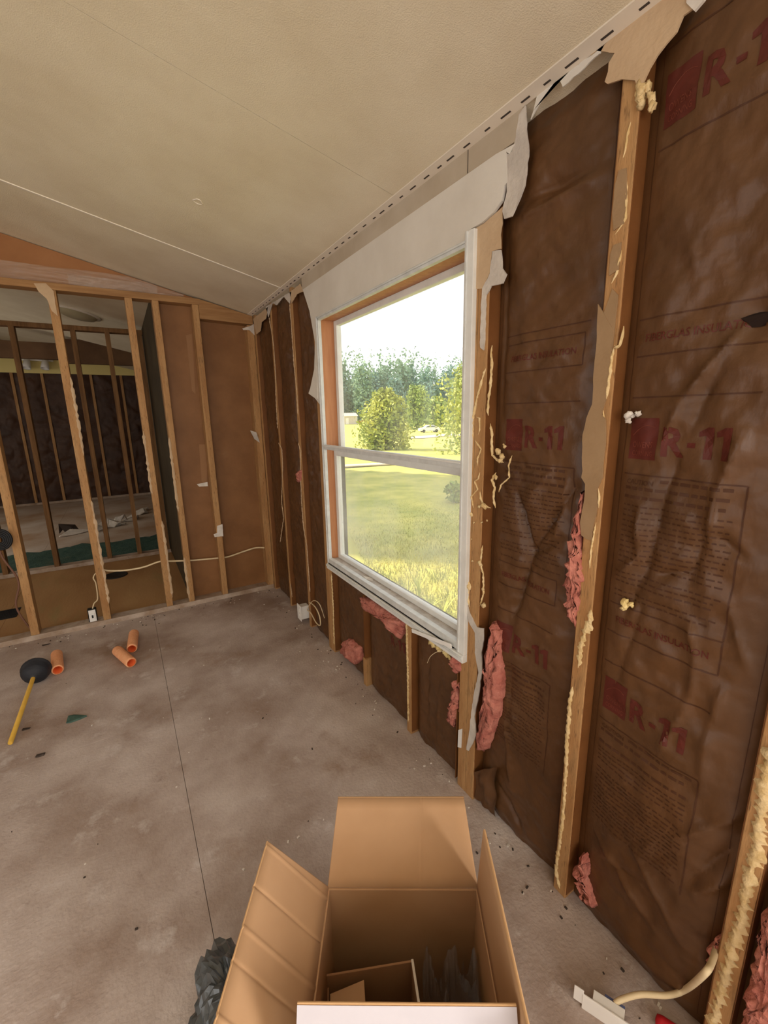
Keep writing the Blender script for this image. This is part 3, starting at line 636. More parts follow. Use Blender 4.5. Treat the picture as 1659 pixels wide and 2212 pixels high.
def print_block(b, root, yl, yr, zt, seed, logo=True, full=True, rv_x=None):
    r = random.Random(seed); W = yl-yr
    if logo:
        mb = MB(); print_quad(mb, b, yl-.005, yl-.069, zt-.090, zt, .0007); mb.build('logo_block', 'print_red', root)
        mb = MB()
        print_text(mb, b, 'OWENS', yl-.013, zt-.064, .046, .013, .0, .0013); print_text(mb, b, 'CORNING', yl-.013, zt-.082, .048, .011, .0, .0013)
        arc = [(yl-.012-.05*t, zt-.05+.034*math.sin(math.pi*(.12+.55*t))) for t in np.linspace(0, 1, 12)]
        mb.tube([(float(b.x(y, z))-.0008, y, z) for y, z in arc], .0008, 5).build('logo_lettering', 'print_light', root)
    mb = MB(); y_r = yl-.080 if rv_x is None else rv_x
    r_value(mb, b, y_r, zt-.080, min(.128, y_r-yr-.01), .062); mb.build('r_value_print', 'print_red', root)
    if not full: return
    mb = MB(); lw = .0016
    for q in [(yl, yr, zz-lw, zz+lw) for zz in (zt+.205, zt+.130, zt+.044, zt-.124)]+[(yr+.0015, yr-.0015, zt-.44, zt-.124), (yr+.0015, yr-.0015, zt+.130, zt+.205)]:
        if q[3] > b.z1-.01: continue
        mb = MB(); print_quad(mb, b, *q); mb.build('printed_rule', 'print_line', root)
    mb = MB(); print_text(mb, b, 'FIBERGLAS INSULATION', yl-.02, zt+.158, W-.04, .016, .006); mb.build('caption_print', 'print_red', root)
    if zt > 1.9: return
    mb = MB(); print_text(mb, b, 'CAUTION', yl-.01, zt-.146, .062, .011, .008)
    z = zt-.135; k = 0
    while z > zt-.43:
        y = yl-.008 if k else yl-.085; hgt = .0034 if k < 3 else .0017
        while y > yr+.02:
            w = r.uniform(.006, .024) if k < 3 else r.uniform(.004, .016)
            if y-w < yr+.012: break
            print_quad(mb, b, y, y-w, z-hgt, z+hgt, .0008, max(2, int(w/.007)+1)); y -= w+.0045
        z -= .020 if k < 3 else .0125; k += 1
        if r.random() < .08: z -= .012
    mb.build('fine_print', 'print_line', root)['kind'] = 'stuff'

def make_batt(b, label, cat='insulation', group=None, flange=True):
    root = empty('insulation_batt', (XW+b.depth, (b.y0+b.y1)/2, b.z0)); tag(root, label, cat, group)
    MB().grid(b.mesh()).build('kraft_facing', 'kraft', root)
    o = MB().box((XW+b.depth+.008, b.y0+.003, b.z0), (XW+.088, b.y1-.003, b.z1)).build('fiberglass_core', 'pink_fiber', root)
    for yy in (b.y0+.022, b.y1-.022):
        mb = MB(); print_quad(mb, b, yy+.0007, yy-.0007, b.z0+.02, b.z1-.02, .0008, 2); mb.build('flange_line', 'print_line', root)
    for yy in (b.y0-.0016, b.y1-.0002):
        MB().box((XW+.003, yy, b.z0+.01), (XW+b.depth+.01, yy+.0018, b.z1-.01)).build('stapling_flange', 'kraft_flange', root)
    return root
def pink(root, px, thick, seed, d=.0, name='pink_fiberglass'):
    """tuft of bare glass wool bulging out of the bay, outline traced on the wall"""
    P = [wp(x, y, d) for x, y in px]; cy = sum(p[0] for p in P)/len(P); cz = sum(p[1] for p in P)/len(P); Q = []
    r = random.Random(seed)
    for i, a in enumerate(P):
        c = P[(i+1) % len(P)]
        for k in range(9): Q.append((a[0]+(c[0]-a[0])*k/9+r.uniform(-.003, .003), a[1]+(c[1]-a[1])*k/9+r.uniform(-.003, .003)))
    n = len(Q); rings = [1, .95, .87, .76, .64, .5, .34, .18]; V = []; F = []
    for j, k in enumerate(rings):
        for i, (y, z) in enumerate(Q):
            yy, zz = cy+(y-cy)*k, cz+(z-cz)*k; hh = thick*math.sqrt(max(0, 1-k*k))*(1+.35*float(fbm(yy, zz, seed, 3, 9)))
            fz = .0055*float(fbm(yy, zz, seed+3, 3, 30)); V.append((XW+d-hh-fz, yy+fz*.8, zz+.5*fz))
    for j in range(len(rings)-1):
        for i in range(n): F.append((j*n+i, j*n+(i+1) % n, (j+1)*n+(i+1) % n, (j+1)*n+i))
    F.append(tuple((len(rings)-1)*n+i for i in range(n)))
    b0 = len(V); V += [(XW+d+.02, y, z) for y, z in Q]; F += [(b0+i, b0+(i+1) % n, (i+1) % n, i) for i in range(n)]
    MB().add(V, F, True).build(name, 'pink_fiber', root)

# bay right of the second stud: the big printed batt
b1 = Batt(.243, .600, .003, 2.160, 11, creases=[
    ((1625,690),(1480,870),.012,.010), ((1480,870),(1435,965),.010,.010), ((1560,800),(1500,930),-.008,.012), ((1625,930),(1560,1060),.013,.012), ((1560,1060),(1535,1180),.012,.012),
    ((1530,1140),(1500,1250),-.010,.014), ((1480,960),(1440,1080),-.009,.014), ((1440,1080),(1400,1240),-.012,.014), ((1390,1090),(1385,1200),.011,.010), ((1385,1200),(1340,1240),.010,.010),
    ((1500,1340),(1510,1430),.011,.010), ((1510,1430),(1490,1520),.009,.010), ((1490,1520),(1430,1620),.010,.012), ((1400,1230),(1350,1340),-.010,.016), ((1400,1290),(1330,1480),-.008,.014),
    ((1580,1300),(1620,1450),.008,.010), ((1570,1480),(1540,1560),.009,.008), ((1540,1560),(1520,1700),.008,.010), ((1460,1800),(1620,1760),.010,.012), ((1500,1890),(1590,1830),-.012,.012), ((1500,1920),(1600,1900),.012,.010), ((1290,1790),(1420,2000),.011,.014), ((1380,1830),(1480,2030),.010,.014), ((1300,1850),(1400,1900),-.008,.014), ((1550,1150),(1620,1210),-.009,.012), ((1430,1240),(1500,1230),-.010,.010)],
    dents=[((1640,690),.03,.022)], nrand=14, amp=.006)
B1 = make_batt(b1, 'brown kraft insulation batt with creased paper between the two nearest studs, red print')
for i, zt in enumerate((2.055, 1.412, .765)): print_block(b1, B1, .570, .330, zt, 60+i)
mb = MB(); yy, zz = wp(1640, 690, .03)
MB().add([(float(b1.x(yy+.02*math.cos(a)*(1+.4*math.sin(3*a)), zz+.013*math.sin(a)))-.0015, yy+.02*math.cos(a)*(1+.4*math.sin(3*a)), zz+.013*math.sin(a)) for a in np.linspace(0, 6.0, 14)], [tuple(range(14))]).build('torn_hole_shade', 'hole_shade', B1)  # flat dark patch on the facing paints the shade inside the tear
pink(B1, [(1250,1850),(1262,1850),(1268,1880),(1262,1900),(1285,1960),(1265,1945),(1248,1905)], .02, 4, .005)
pink(B1, [(1530,2050),(1560,2020),(1555,2070),(1535,2100)], .015, 5, .02)

b2 = Batt(.6445, 1.003, .003, 2.160, 12, creases=[
    ((1120,1065),(1152,1190),-.022,.014), ((1245,1050),(1152,1190),-.022,.014), ((1152,1190),(1112,1330),-.022,.016), ((1215,1165),(1155,1195),-.014,.010), ((1140,1090),(1200,1010),.008,.02),
    ((1130,440),(1290,360),-.016,.016), ((1140,470),(1300,380),.010,.012), ((1230,1040),(1205,1160),.010,.010), ((1100,460),(1085,900),-.010,.012), ((1095,1560),(1110,1700),.010,.012), ((1085,1700),(1130,1790),-.014,.012), ((1110,1350),(1100,1650),-.006,.016)],
    depth=.046, nrand=6, amp=.004)
B2 = make_batt(b2, 'brown kraft insulation batt with a deep Y-shaped fold right beside the window')
print_block(b2, B2, .945, .700, 1.41, 70); print_block(b2, B2, .945, .725, .765, 71)
mb = MB(); print_quad(mb, b2, .955, .688, 1.638, 1.641); mb.build('printed_rule', 'print_line', B2)
pink(B2, [(1262,1055),(1245,1120),(1228,1200),(1226,1280),(1230,1330),(1242,1362),(1255,1300),(1262,1240),(1255,1180),(1258,1110)], .020, 7, .004)
pink(B2, [(1062,1345),(1050,1440),(1048,1520),(1032,1620),(1050,1620),(1075,1545),(1088,1470),(1080,1400),(1078,1365)], .024, 8, .004)
# crumpled kraft tab at the foot of that bay
u, v = np.meshgrid(np.linspace(0, 1, 14), np.linspace(0, 1, 14), indexing='ij')
MB().grid(np.stack([XW+.016-.018*np.abs(fbm(u*1.0, v*1.0, 9, 2, .8)), .895+.105*u, .01+.22*v*(1-.45*u)], -1)).build('crumpled_flap', 'kraft', B2)

b0 = Batt(-.163, .199, .003, 2.160, 13, nrand=10)
B0 = make_batt(b0, 'insulation batt with bare pink glass wool at the lower right picture edge')
pink(B0, [(1610,2212),(1622,2120),(1640,2040),(1659,1960),(1700,1900),(1760,2050),(1740,2300),(1640,2330),(1600,2280)], .03, 10, .0)

for k, (y0, y1, lab, cr) in enumerate(((1.11, 1.411, 'short dark kraft batt under the window, nearest the camera', [((935,1400),(925,1560),-.010,.012), ((960,1480),(950,1600),.008,.012)]), (1.450, 1.848, 'short kraft batt in the middle bay under the window, pink wool along its top', [((790,1340),(800,1480),.008,.012), ((840,1500),(870,1440),.007,.012)]), (1.856, 2.238, 'short kraft batt under the window beside the left jamb stud', [((740,1330),(760,1400),-.012,.012)]))):
    b = Batt(y0, y1, .003, .533, 20+k, cr, nrand=8, amp=.007); R_ = make_batt(b, lab, group='short batts under the window')
    if k == 0:
        pink(R_, [(975,1425),(985,1410),(1000,1420),(998,1450),(985,1455)], .02, 22, .004)
        pink(R_, [(985,1470),(975,1520),(968,1560),(980,1570),(990,1530),(992,1480)], .018, 23, .006)
        mbf = MB()
        for j in range(14): yy, zz = wp(925+j*5.5+2*math.sin(j*3), 1388+j*4.2); lump(mbf, (XW+.012, yy, zz), .010+.003*math.sin(j*2.3), 30+j, 7, .5)
        mbf.build('spray_foam', 'foam_yellow', R_)['kind'] = 'stuff'
    if k == 1:
        pink(R_, [(779,1290),(800,1295),(840,1320),(872,1345),(870,1370),(862,1380),(850,1350),(825,1335),(800,1320),(782,1312)], .024, 24, .006)
        mb = MB(); r_value(mb, b, 1.60, .36, .11, .055); mb.build('r_value_print', 'print_red', R_)
    if k == 2:
        pink(R_, [(742,1385),(760,1380),(778,1400),(780,1425),(768,1436),(748,1420),(738,1405)], .028, 25, .006)
for k, (y0, y1, lab, cr) in enumerate(((2.33, 2.622, 'tall narrow kraft batt just left of the window', [((668,1080),(660,1180),-.008,.01)]), (2.668, 3.028, 'tall kraft batt between the two studs left of the window', [((640,640),(655,900),.006,.012), ((625,1200),(650,1260),.006,.012)]), (3.072, 3.432, 'tall kraft batt in the corner against the stud partition', [((590,700),(600,860),.008,.012)]))):
    b = Batt(y0, y1, .003, 2.160, 30+k, cr, nrand=14, amp=.006); R_ = make_batt(b, lab, group='tall batts left of the window')
    if k == 1: pink(R_, [(644,1020),(654,1015),(653,1038),(643,1042)], .02, 40, .004)

# ---------------------------------------------------------------- loose bits on the window wall
def cable(name, pts, r, m, label, cat='cable', sub=8):
    P = [Vector(p) for p in pts]; Q = []
    for i in range(len(P)-1):
        p0, p1, p2, p3 = P[max(i-1, 0)], P[i], P[i+1], P[min(i+2, len(P)-1)]
        for k in range(sub):
            t = k/sub
            Q.append(.5*((2*p1)+(p2-p0)*t+(2*p0-5*p1+4*p2-p3)*t*t+(3*p1-p0-3*p2+p3)*t**3))
    Q.append(P[-1]); base = Q[0]
    return tag(MB().tube(Q, r, 8).build(name, m, loc=base), label, cat)
W3 = lambda x, y, d=0.: (XW+d,)+tuple(wp(x, y, d))
a, b_ = Vector(W3(890, 1362, -.03)), Vector(W3(975, 1396, -.030))
ax = (b_-a).normalized(); az = Vector((1, 0, 0)); ay = ax.cross(az).normalized()
o = MB().frame_box(a, ax, ay, az, (0, -.008, -.002), ((b_-a).length, .008, .002)).build('trim_strip', 'plastic_white', loc=a, bevel=.0008)
tag(o, 'loose white plastic strip hanging under the window sill', 'trim strip')
cable('loose_fibre', [W3(923, 1432, -.01), W3(930, 1418, -.02), W3(945, 1408, -.025), W3(965, 1407, -.02), W3(985, 1415, -.01)], .0012, 'cable_cream', 'thin pale strand curling below the window corner', 'strand')
o = MB().prism([(XW+.02, 1.885, WZ0+.001), (XW+.045, 1.82, WZ0+.001), (XW+.028, 1.79, WZ0+.001), (XW+.012, 1.83, WZ0+.001)], [(XW+.02, 1.885, WZ0+.004), (XW+.045, 1.82, WZ0+.004), (XW+.028, 1.79, WZ0+.004), (XW+.012, 1.83, WZ0+.004)]).build('paint_flake', 'plaster', loc=(XW+.02, 1.84, WZ0))
tag(o, 'white triangular flake lying on the dirty window sill', 'flake')
for k, (x, y, lab) in enumerate(((1350, 1305, 'yellowish foam blob stuck on the brown batt below the wrinkled middle'), (1362, 897, 'small white foam blob stuck above the upper printed logo'))):
    p = W3(x, y, .012); mb = MB(); lump(mb, p, .009, 200+k, 8, .5); lump(mb, (p[0], p[1]-.014, p[2]+.004), .006, 210+k, 8, .5); lump(mb, (p[0], p[1]+.003, p[2]-.012), .006, 220+k, 8, .5)
    tag(mb.build('foam_blob', 'foam_yellow' if k == 0 else 'plaster', loc=p), lab, 'foam')

# outlet left of the window, near the floor
def outlet_box(loc, label, rz=0., body='plastic_white'):
    root = empty('outlet_box', loc); tag(root, label, 'outlet')
    x, y, z = loc
    MB().box((x-.03, y-.028, z), (x+.03, y+.028, z+.095)).build('box_body', body, root, bevel=.003)
    MB().box((x-.036, y-.036, z-.008), (x-.031, y+.036, z+.105)).build('cover_plate', 'plastic_white', root, bevel=.002)
    for dz in (.03, .066): MB().box((x-.039, y-.012, z+dz-.010), (x-.0355, y+.012, z+dz+.012)).build('socket', 'plastic_white', root, bevel=.002)
    root.rotation_euler.z = rz; return root
y_, z_ = wp(660, 1320); outlet_box((XW-.012, y_, z_-.045), 'white outlet box hanging low on the wall left of the window')
cable('electric_cable', [W3(668, 1300, .0), W3(680, 1310, -.03), W3(690, 1330, -.035), W3(692, 1350, -.03), W3(683, 1345, -.03), W3(672, 1325, -.02), W3(664, 1318, -.014)], .004, 'cable_cream', 'looped cream cable beside the low outlet left of the window')
cable('electric_cable', [W3(663, 1316, -.02), W3(676, 1298, -.03), W3(690, 1305, -.03), W3(701, 1335, .0)], .0025, 'cable_cream', 'thin cream cable arching from the low outlet to the stud')
# outlet assembly and red tool at the lower right
p = on(1312, 2190, 2, .03)
root = empty('outlet_receptacle', (p[0], p[1], 0)); tag(root, 'white outlet receptacle with mounting strap lying on the floor by the wall', 'outlet')
e1 = Vector((.42, -.9, 0)); e2 = Vector((.9, .42, 0)); ez = Vector((0, 0, 1))
def rb(name, m, a, b, bev=.001): MB().frame_box((p[0], p[1], 0), e1, e2, ez, a, b).build(name, m, root, bevel=bev)
rb('yoke', 'plastic_white', (-.055, -.004, .0), (.055, .0, .045)); rb('receptacle_body', 'plastic_white', (-.034, .0, .004), (.034, .024, .042)); rb('terminal_clamp', 'outlet_blue', (-.010, .024, .010), (.034, .034, .036)); rb('yoke_ear', 'plastic_white', (-.075, -.003, .012), (-.053, .0, .055))
F3 = lambda x, y, z: tuple(on(x, y, 2, z))
cable('electric_cable', [F3(1328, 2168, .035), F3(1345, 2158, .045), F3(1385, 2148, .06), F3(1440, 2150, .06), F3(1480, 2138, .075), W3(1520, 2105, -.06), W3(1537, 2080, -.03), W3(1550, 2040, .03)], .0065, 'cable_cream', 'thick cream cable running from the wall bay to the loose receptacle')
q = on(1440, 2212, 2, .02); root = empty('screwdriver', (q[0], q[1], 0)); tag(root, 'red plastic tool handle lying at the foot of the wall', 'tool')
d_ = Vector((.35, -.94, 0)); MB().lathe((q[0]-.01, q[1]+.02, .016), d_, [(0, .002), (.002, .011), (.012, .0145), (.05, .016), (.085, .013), (.1, .009), (.102, 0)], 12).build('handle', 'plastic_red', root)
MB().lathe(Vector((q[0]-.01, q[1]+.02, .016))+d_*.1, d_, [(0, .003), (.09, .003), (.1, .001)], 8).build('shaft', 'aluminium', root)

# ---------------------------------------------------------------- wiring and boxes on the partition
E3 = lambda x, y, d=0.: tuple(on(x, y, 1, YE+d))
cable('electric_cable', [E3(222, 1230, .05), E3(236, 1233, .05), E3(270, 1232, .05), E3(310, 1225, .045), E3(345, 1213, .04), E3(375, 1212, .04), E3(420, 1210, .04), E3(475, 1205, .04), E3(495, 1202, .04), E3(530, 1190, .045), E3(555, 1183, .04), E3(582, 1184, .03)], .0065, 'cable_cream', 'cream cable threaded through the partition studs to the corner')
px_ = on(203, 1348, 1, YE+.02)
root = empty('switch_box', (px_[0], YE+.02, .034)); tag(root, 'small metal outlet box standing on the partition sole plate', 'outlet')
x, y = px_[0], YE+.02
MB().box((x-.026, y, .034), (x+.026, y+.045, .125)).build('box_body', 'black_plastic', root, bevel=.003)
MB().box((x-.02, y-.006, .036), (x+.022, y+.001, .122)).build('strap', 'plastic_white', root, bevel=.002)
MB().box((x-.012, y-.011, .055), (x+.014, y-.005, .098)).build('receptacle', 'plastic_white', root, bevel=.002)
MB().box((x-.004, y-.013, .066), (x+.006, y-.0105, .086)).build('socket', 'black_plastic', root)
cable('electric_cable', [(x+.005, y+.02, .12), (x+.02, y+.02, .16), (x+.045, y+.02, .19), (x+.05, y+.03, .3), (x+.04, y+.04, .34), (x+.06, y+.05, .37), E3(222, 1230, .05)], .004, 'cable_cream', 'short cream cable rising from the small box along a stud')
# black coil and orange cord on the leftmost stud
c0 = on(2, 1165, 1, YE-.02); mb = MB()
for k in range(5): mb.tube([(c0[0]+(.052-.009*k)*math.cos(t), c0[1]-.010-.002*k, c0[2]+(.062-.010*k)*math.sin(t)) for t in np.linspace(0, 6.3, 26)], .0075, 6)
tag(mb.build('cable_coil', 'black_plastic', loc=c0), 'coil of black cable hung on the leftmost partition stud', 'cable')
cable('extension_cord', [(c0[0]-.03, c0[1], c0[2]+.16), (c0[0]-.01, c0[1]-.005, c0[2]+.08), (c0[0]-.02, c0[1]+.02, c0[2]-.1), (c0[0]+.03, c0[1]+.05, c0[2]-.3), (c0[0]-.01, c0[1]+.06, c0[2]-.48), (c0[0]+.05, c0[1]+.09, .006)], .006, 'cable_brown', 'brownish cord hanging down beside the leftmost stud')

# ---------------------------------------------------------------- next room
def floor_quad(pts, z, h, name, m, label, cat):
    P = [on(x, y, 2, 0)[:2] for x, y in pts]; c = sum(p[0] for p in P)/len(P), sum(p[1] for p in P)/len(P)
    return tag(MB().prism([(x, y, z) for x, y in P], [(x, y, z+h) for x, y in P]).build(name, m, loc=(c[0], c[1], z)), label, cat)
u, v = np.meshgrid(np.linspace(0, 1, 60), np.linspace(0, 1, 16), indexing='ij')
G = np.stack([-2.6+2.9*u, 5.2+.72*v+.05*fbm(u*3, v*0, 4, 2, 1), .008+.018*np.abs(fbm(u*4, v*1.5, 6, 3, 1.2))], -1)
o = MB().grid(G).build('carpet_strip', 'carpet', loc=(-1.2, 5.5, 0)); solid(o, .008); tag(o, 'rumpled dark green carpet strip behind the second partition', 'carpet')
root = empty('floor_register', (-.95, 4.1, 0)); tag(root, 'black floor vent opening at the left in the plywood floor', 'vent')
MB().box((-1.10, 4.0, -.0015), (-.84, 4.2, .002)).build('frame', 'metal_dark', root)
for k in range(8): MB().box((-1.09, 4.012+.023*k, .002), (-.85, 4.022+.023*k, .005)).build('louver', 'black_plastic', root)
c = on(250, 1243, 2, 0); mb = MB(); mb.lathe((c[0], c[1], -.001), (0, 0, 1), [(0, .10), (.006, .10), (.008, .088), (.004, .082), (.003, 0)], 24)
tag(mb.build('floor_ring', 'metal_dark', loc=(c[0], c[1], 0)), 'round black duct ring set in the plywood floor', 'vent')
# scraps of plasterboard on the far floor
r = random.Random(8)
labs = ['long pale strip of plasterboard in the far rubble line', 'crumpled white scrap at the near end of the far rubble', 'broken white board in the middle of the far rubble', 'tilted white board on top of the far rubble', 'small white fragment at the right of the far rubble', 'grey torn scrap at the back of the far rubble', 'dark torn scrap at the left end of the far rubble', 'curled white scrap in front of the far rubble', 'thin white lath lying across the far rubble']
pos = [(190, 1148, .7, .05), (250, 1136, .25, .14), (285, 1122, .3, .16), (305, 1110, .22, .16), (345, 1122, .2, .1), (312, 1103, .2, .1), (150, 1150, .22, .1), (262, 1128, .2, .12), (225, 1143, .5, .04)]
for k, ((x, y, L, w), lab) in enumerate(zip(pos, labs)):
    c = on(x, y, 2, 0); n = 9; th = r.uniform(.3, .9) if k != 0 else .45
    P = [(c[0]+(L/2*math.cos(t)*r.uniform(.8, 1.1))*math.cos(th)-(w/2*math.sin(t)*r.uniform(.7, 1.2))*math.sin(th), c[1]+(L/2*math.cos(t))*math.sin(th)+(w/2*math.sin(t))*math.cos(th), 0) for t in np.linspace(0, 6.28, n, endpoint=False)]
    tz = [(.0+abs(r.gauss(0, .05)) if i % 2 else .0) for i in range(n)]
    o = MB().prism([(p[0], p[1], .001+q) for p, q in zip(P, tz)], [(p[0], p[1], .014+q) for p, q in zip(P, tz)]).build('plaster_scrap', 'scrap_dark' if k == 6 else 'plaster', loc=(c[0], c[1], 0)); tag(o, lab, 'scrap', 'rubble on the far floor')
# ceiling dome and track light
dx, dy = -.206, 5.35; root = empty('ceiling_light', (dx, dy, ceil_z(dx))); tag(root, 'round shallow dome light on the next room ceiling', 'lamp')
nrm = Vector((-CS, 0, -1)).normalized()
MB().lathe((dx, dy, ceil_z(dx)), nrm, [(0, .20), (.012, .20), (.014, .17)], 28).build('base_ring', 'batten', root)
MB().lathe((dx, dy, ceil_z(dx)), nrm, [(.012, .175), (.035, .15), (.052, .09), (.058, 0)], 28).build('glass_dome', 'dome_glass', root)
root = empty('track_light', (-1.0, 9.3, 2.36)); tag(root, 'white two-headed spot fixture in front of the far yellow-lit ceiling strip', 'lamp')
MB().box((-1.25, 9.42, 2.40), (-.8, 9.46, 2.44)).build('track', 'plastic_white', root)
for xh in (-1.14, -.9):
    MB().tube([(xh, 9.42, 2.41), (xh, 9.36, 2.39)], .012, 8).build('arm', 'plastic_white', root)
    MB().lathe((xh, 9.38, 2.42), (-.15, -.35, -1), [(0, .02), (.01, .04), (.1, .055), (.16, .06), (.155, .05), (.1, 0)], 14).build('spot_head', 'plastic_white', root)

# ---------------------------------------------------------------- things on the near floor
root = empty('plunger', (-.6, 2.8, 0)); tag(root, 'black rubber plunger with yellow wooden handle lying on the floor', 'plunger')
tip = np.array(on(22, 1606, 2, .013)); cc = np.array(on(75, 1455, 2, .058)); ax = (cc-tip); L = np.linalg.norm(ax); ax = ax/L
MB().lathe(cc-ax*.035, ax, [(-.012, .010), (-.010, .017), (-.002, .019), (.0, .024), (.010, .027), (.014, .042), (.018, .044), (.026, .057), (.030, .058), (.044, .066), (.048, .0665), (.066, .069), (.070, .072), (.078, .072), (.078, .064), (.056, .058), (.02, .028), (.018, 0)], 28).build('rubber_cup', 'rubber', root)
MB().tube([tip, tip+ax*.004, tip+ax*(L-.04)], [.008, .0105, .0105], 12).build('handle', 'handle_wood', root)
def roller(ends, label):
    a = np.array(on(*ends[0], 2, .0)); b = np.array(on(*ends[1], 2, .0)); R0 = .0300; a[2] = b[2] = R0
    ax = (b-a)/np.linalg.norm(b-a); Lr = .225
    mid = (a+b)/2; s = mid-ax*Lr/2
    root = empty('roller_cover', (mid[0], mid[1], 0)); tag(root, label, 'paint roller', 'orange paint roller covers on the floor')
    MB().lathe(s, ax, [(.0, .0235), (.0, .0255), (.004, .0295), (.01, R0), (Lr-.01, R0), (Lr-.004, .0295), (Lr, .0255), (Lr, .0235)], 22).build('foam_sleeve', 'roller_foam', root)
    MB().lathe(s, ax, [(.002, .0236), (.002, .0195), (Lr-.002, .0195), (Lr-.002, .0236)], 22).build('core_tube', 'roller_core', root)
roller(((124, 1418), (127, 1462)), 'orange roller cover lying against the black plunger cup')
roller(((252, 1412), (288, 1444)), 'orange roller cover lying slanted in front of another')
roller(((291, 1374), (286, 1414)), 'orange roller cover behind the slanted one, pointing at the partition')
P = [on(x, y, 2, 0) for x, y in ((143,1563),(148,1549),(160,1545),(188,1548),(170,1556),(152,1562))]
o = MB().prism([(p[0], p[1], .0005) for p in P], [(p[0], p[1], .004+.004*(i % 2)) for i, p in enumerate(P)]).build('carpet_scrap', 'scrap_green', loc=(P[0][0], P[0][1], 0)); tag(o, 'leaf-shaped dark green scrap on the grey floor', 'scrap')
for k, (x, y, sz, lab) in enumerate(((87, 1633, .03, 'dark flat chip on the floor below the plunger handle'), (57, 1575, .028, 'dark splinter beside the plunger handle'), (100, 1393, .04, 'dark crumb line at the foot of the partition'))):
    c = on(x, y, 2, 0); o = MB().box((c[0]-sz/2, c[1]-sz*.25, .0005), (c[0]+sz/2, c[1]+sz*.25, .005), .004, random.Random(k)).build('floor_chip', 'scrap_dark', loc=(c[0], c[1], 0)); tag(o, lab, 'chip')
mbc, mbd = MB(), MB(); r = random.Random(77)
for k in range(260):
    x = r.uniform(-1.2, .93); y = r.uniform(.3, 3.45)
    if k % 3 == 0: x = r.uniform(-1.0, .9); y = YE-.02-abs(r.gauss(0, .06))
    elif k % 3 == 1: x = XW-.01-abs(r.gauss(0, .05))
    s_ = r.uniform(.0015, .0045); th = r.uniform(0, 3.1)
    (mbc if r.random() < .55 else mbd).frame_box((x, y, .0002), (math.cos(th), math.sin(th), 0), (-math.sin(th), math.cos(th), 0), (0, 0, 1), (-s_, -s_*.6, 0), (s_, s_*.6, s_))
tag(mbc.build('plaster_crumbs', 'plaster'), 'white plaster crumbs scattered over the floor', 'crumbs', kind='stuff')
tag(mbd.build('dirt_crumbs', 'scrap_dark'), 'dark dirt crumbs scattered along the walls', 'crumbs', kind='stuff')

# ---------------------------------------------------------------- cardboard box
hz = .42; bl = np.array([.26305, .71196, hz]); a_ = math.radians(31.99)
e1 = np.array([math.cos(a_), -math.sin(a_), 0]); e2 = np.array([math.sin(a_), math.cos(a_), 0]); ez = np.array([0, 0, 1.])
W_, D_ = .328, .345; T_ = .005
ctr = bl+e1*W_/2-e2*D_/2
box = empty('cardboard_box', (ctr[0], ctr[1], 0)); tag(box, 'large open cardboard box standing on the floor at the bottom of the picture', 'box')
O = np.array([bl[0], bl[1], 0])
def bb(name, a, b, m='cardboard'): return MB().frame_box(O, e1, e2, ez, a, b).build(name, m, box, bevel=.001)
bb('back_panel', (0, -T_, .003), (W_, 0, hz)); bb('front_panel', (0, -D_, .003), (W_, -D_+T_, hz)); bb('side_panel', (0, -D_+T_, .003), (T_, -T_, hz)); bb('side_panel', (W_-T_, -D_+T_, .003), (W_, -T_, hz)); bb('bottom_panel', (0, -D_, 0), (W_, 0, .004))
# printed white outer face of the front
bb('front_liner', (0, -D_-.0012, .003), (W_, -D_-.0002, hz), 'card_white')
def flap(h0, along, length, out, ang, L, name='flap', liner=None, dents=(), taper=.012):
    """flap hinged on the line h0 + along*[0..length], rising at ang from the outward direction"""
    d = out*math.cos(math.radians(ang))+ez*math.sin(math.radians(ang)); n = np.cross(along, d); n = n/np.linalg.norm(n)
    u = np.linspace(0, 1, 170); v = np.linspace(0, 1, 8); U, V = np.meshgrid(u, v, indexing='ij')
    off = 0*U
    for (pos, am, w) in dents: off = off+am*np.exp(-((U-pos-.04*V)/w)**2)
    G = h0+along*(taper*V+(length-2*taper*V)*U)[..., None]+d*(V*L)[..., None]+n*off[..., None]
    o = MB().grid(G, smooth=True).build(name, 'cardboard', box); solid(o, .005, 0)
    if liner:
        G2 = G+n*liner; MB().grid(G2).build('flap_liner', 'card_white', box)
    ed = MB().tube([tuple(p) for p in G[:, -1]], .0024, 5).build('flap_edge', 'card_edge', box)
    return o
hb = O+ez*hz
flap(hb, e1, W_, e2, 39, .165, dents=((.62, .0012, .006),))
flap(hb-e2*D_, e2, D_, -e1, 45, .175, dents=((.93, .0022, .007), (.70, -.0028, .007), (.50, .0022, .007), (.36, -.0020, .007), (.16, .0026, .008)), taper=.0)
flap(hb+e1*W_-e2*D_, e2, D_, e1, 87, .160, taper=.004)
flap(hb-e2*D_, e1, W_, e2, 63, .163, liner=.0034, taper=.0)
# smaller box inside
ib = empty('inner_box', tuple(O+e1*.09-e2*.2)); tag(ib, 'smaller open carton standing inside the large cardboard box', 'box')
th = math.radians(8); f1 = e1*math.cos(th)+e2*math.sin(th); f2 = -e1*math.sin(th)+e2*math.cos(th); IO = O+e1*.012-e2*.118
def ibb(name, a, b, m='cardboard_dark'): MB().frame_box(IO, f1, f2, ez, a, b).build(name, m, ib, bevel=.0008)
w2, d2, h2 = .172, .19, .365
ibb('back_panel', (0, -.004, .008), (w2, 0, h2)); ibb('front_panel', (0, -d2, .008), (w2, -d2+.004, h2-.05)); ibb('side_panel', (0, -d2, .008), (.004, 0, h2-.03)); ibb('side_panel', (w2-.004, -d2, .008), (w2, 0, h2)); ibb('bottom_panel', (0, -d2, .006), (w2, 0, .010)); ibb('panel_edge', (w2-.0045, -d2, h2), (w2+.0005, 0, h2+.002), 'plaster')
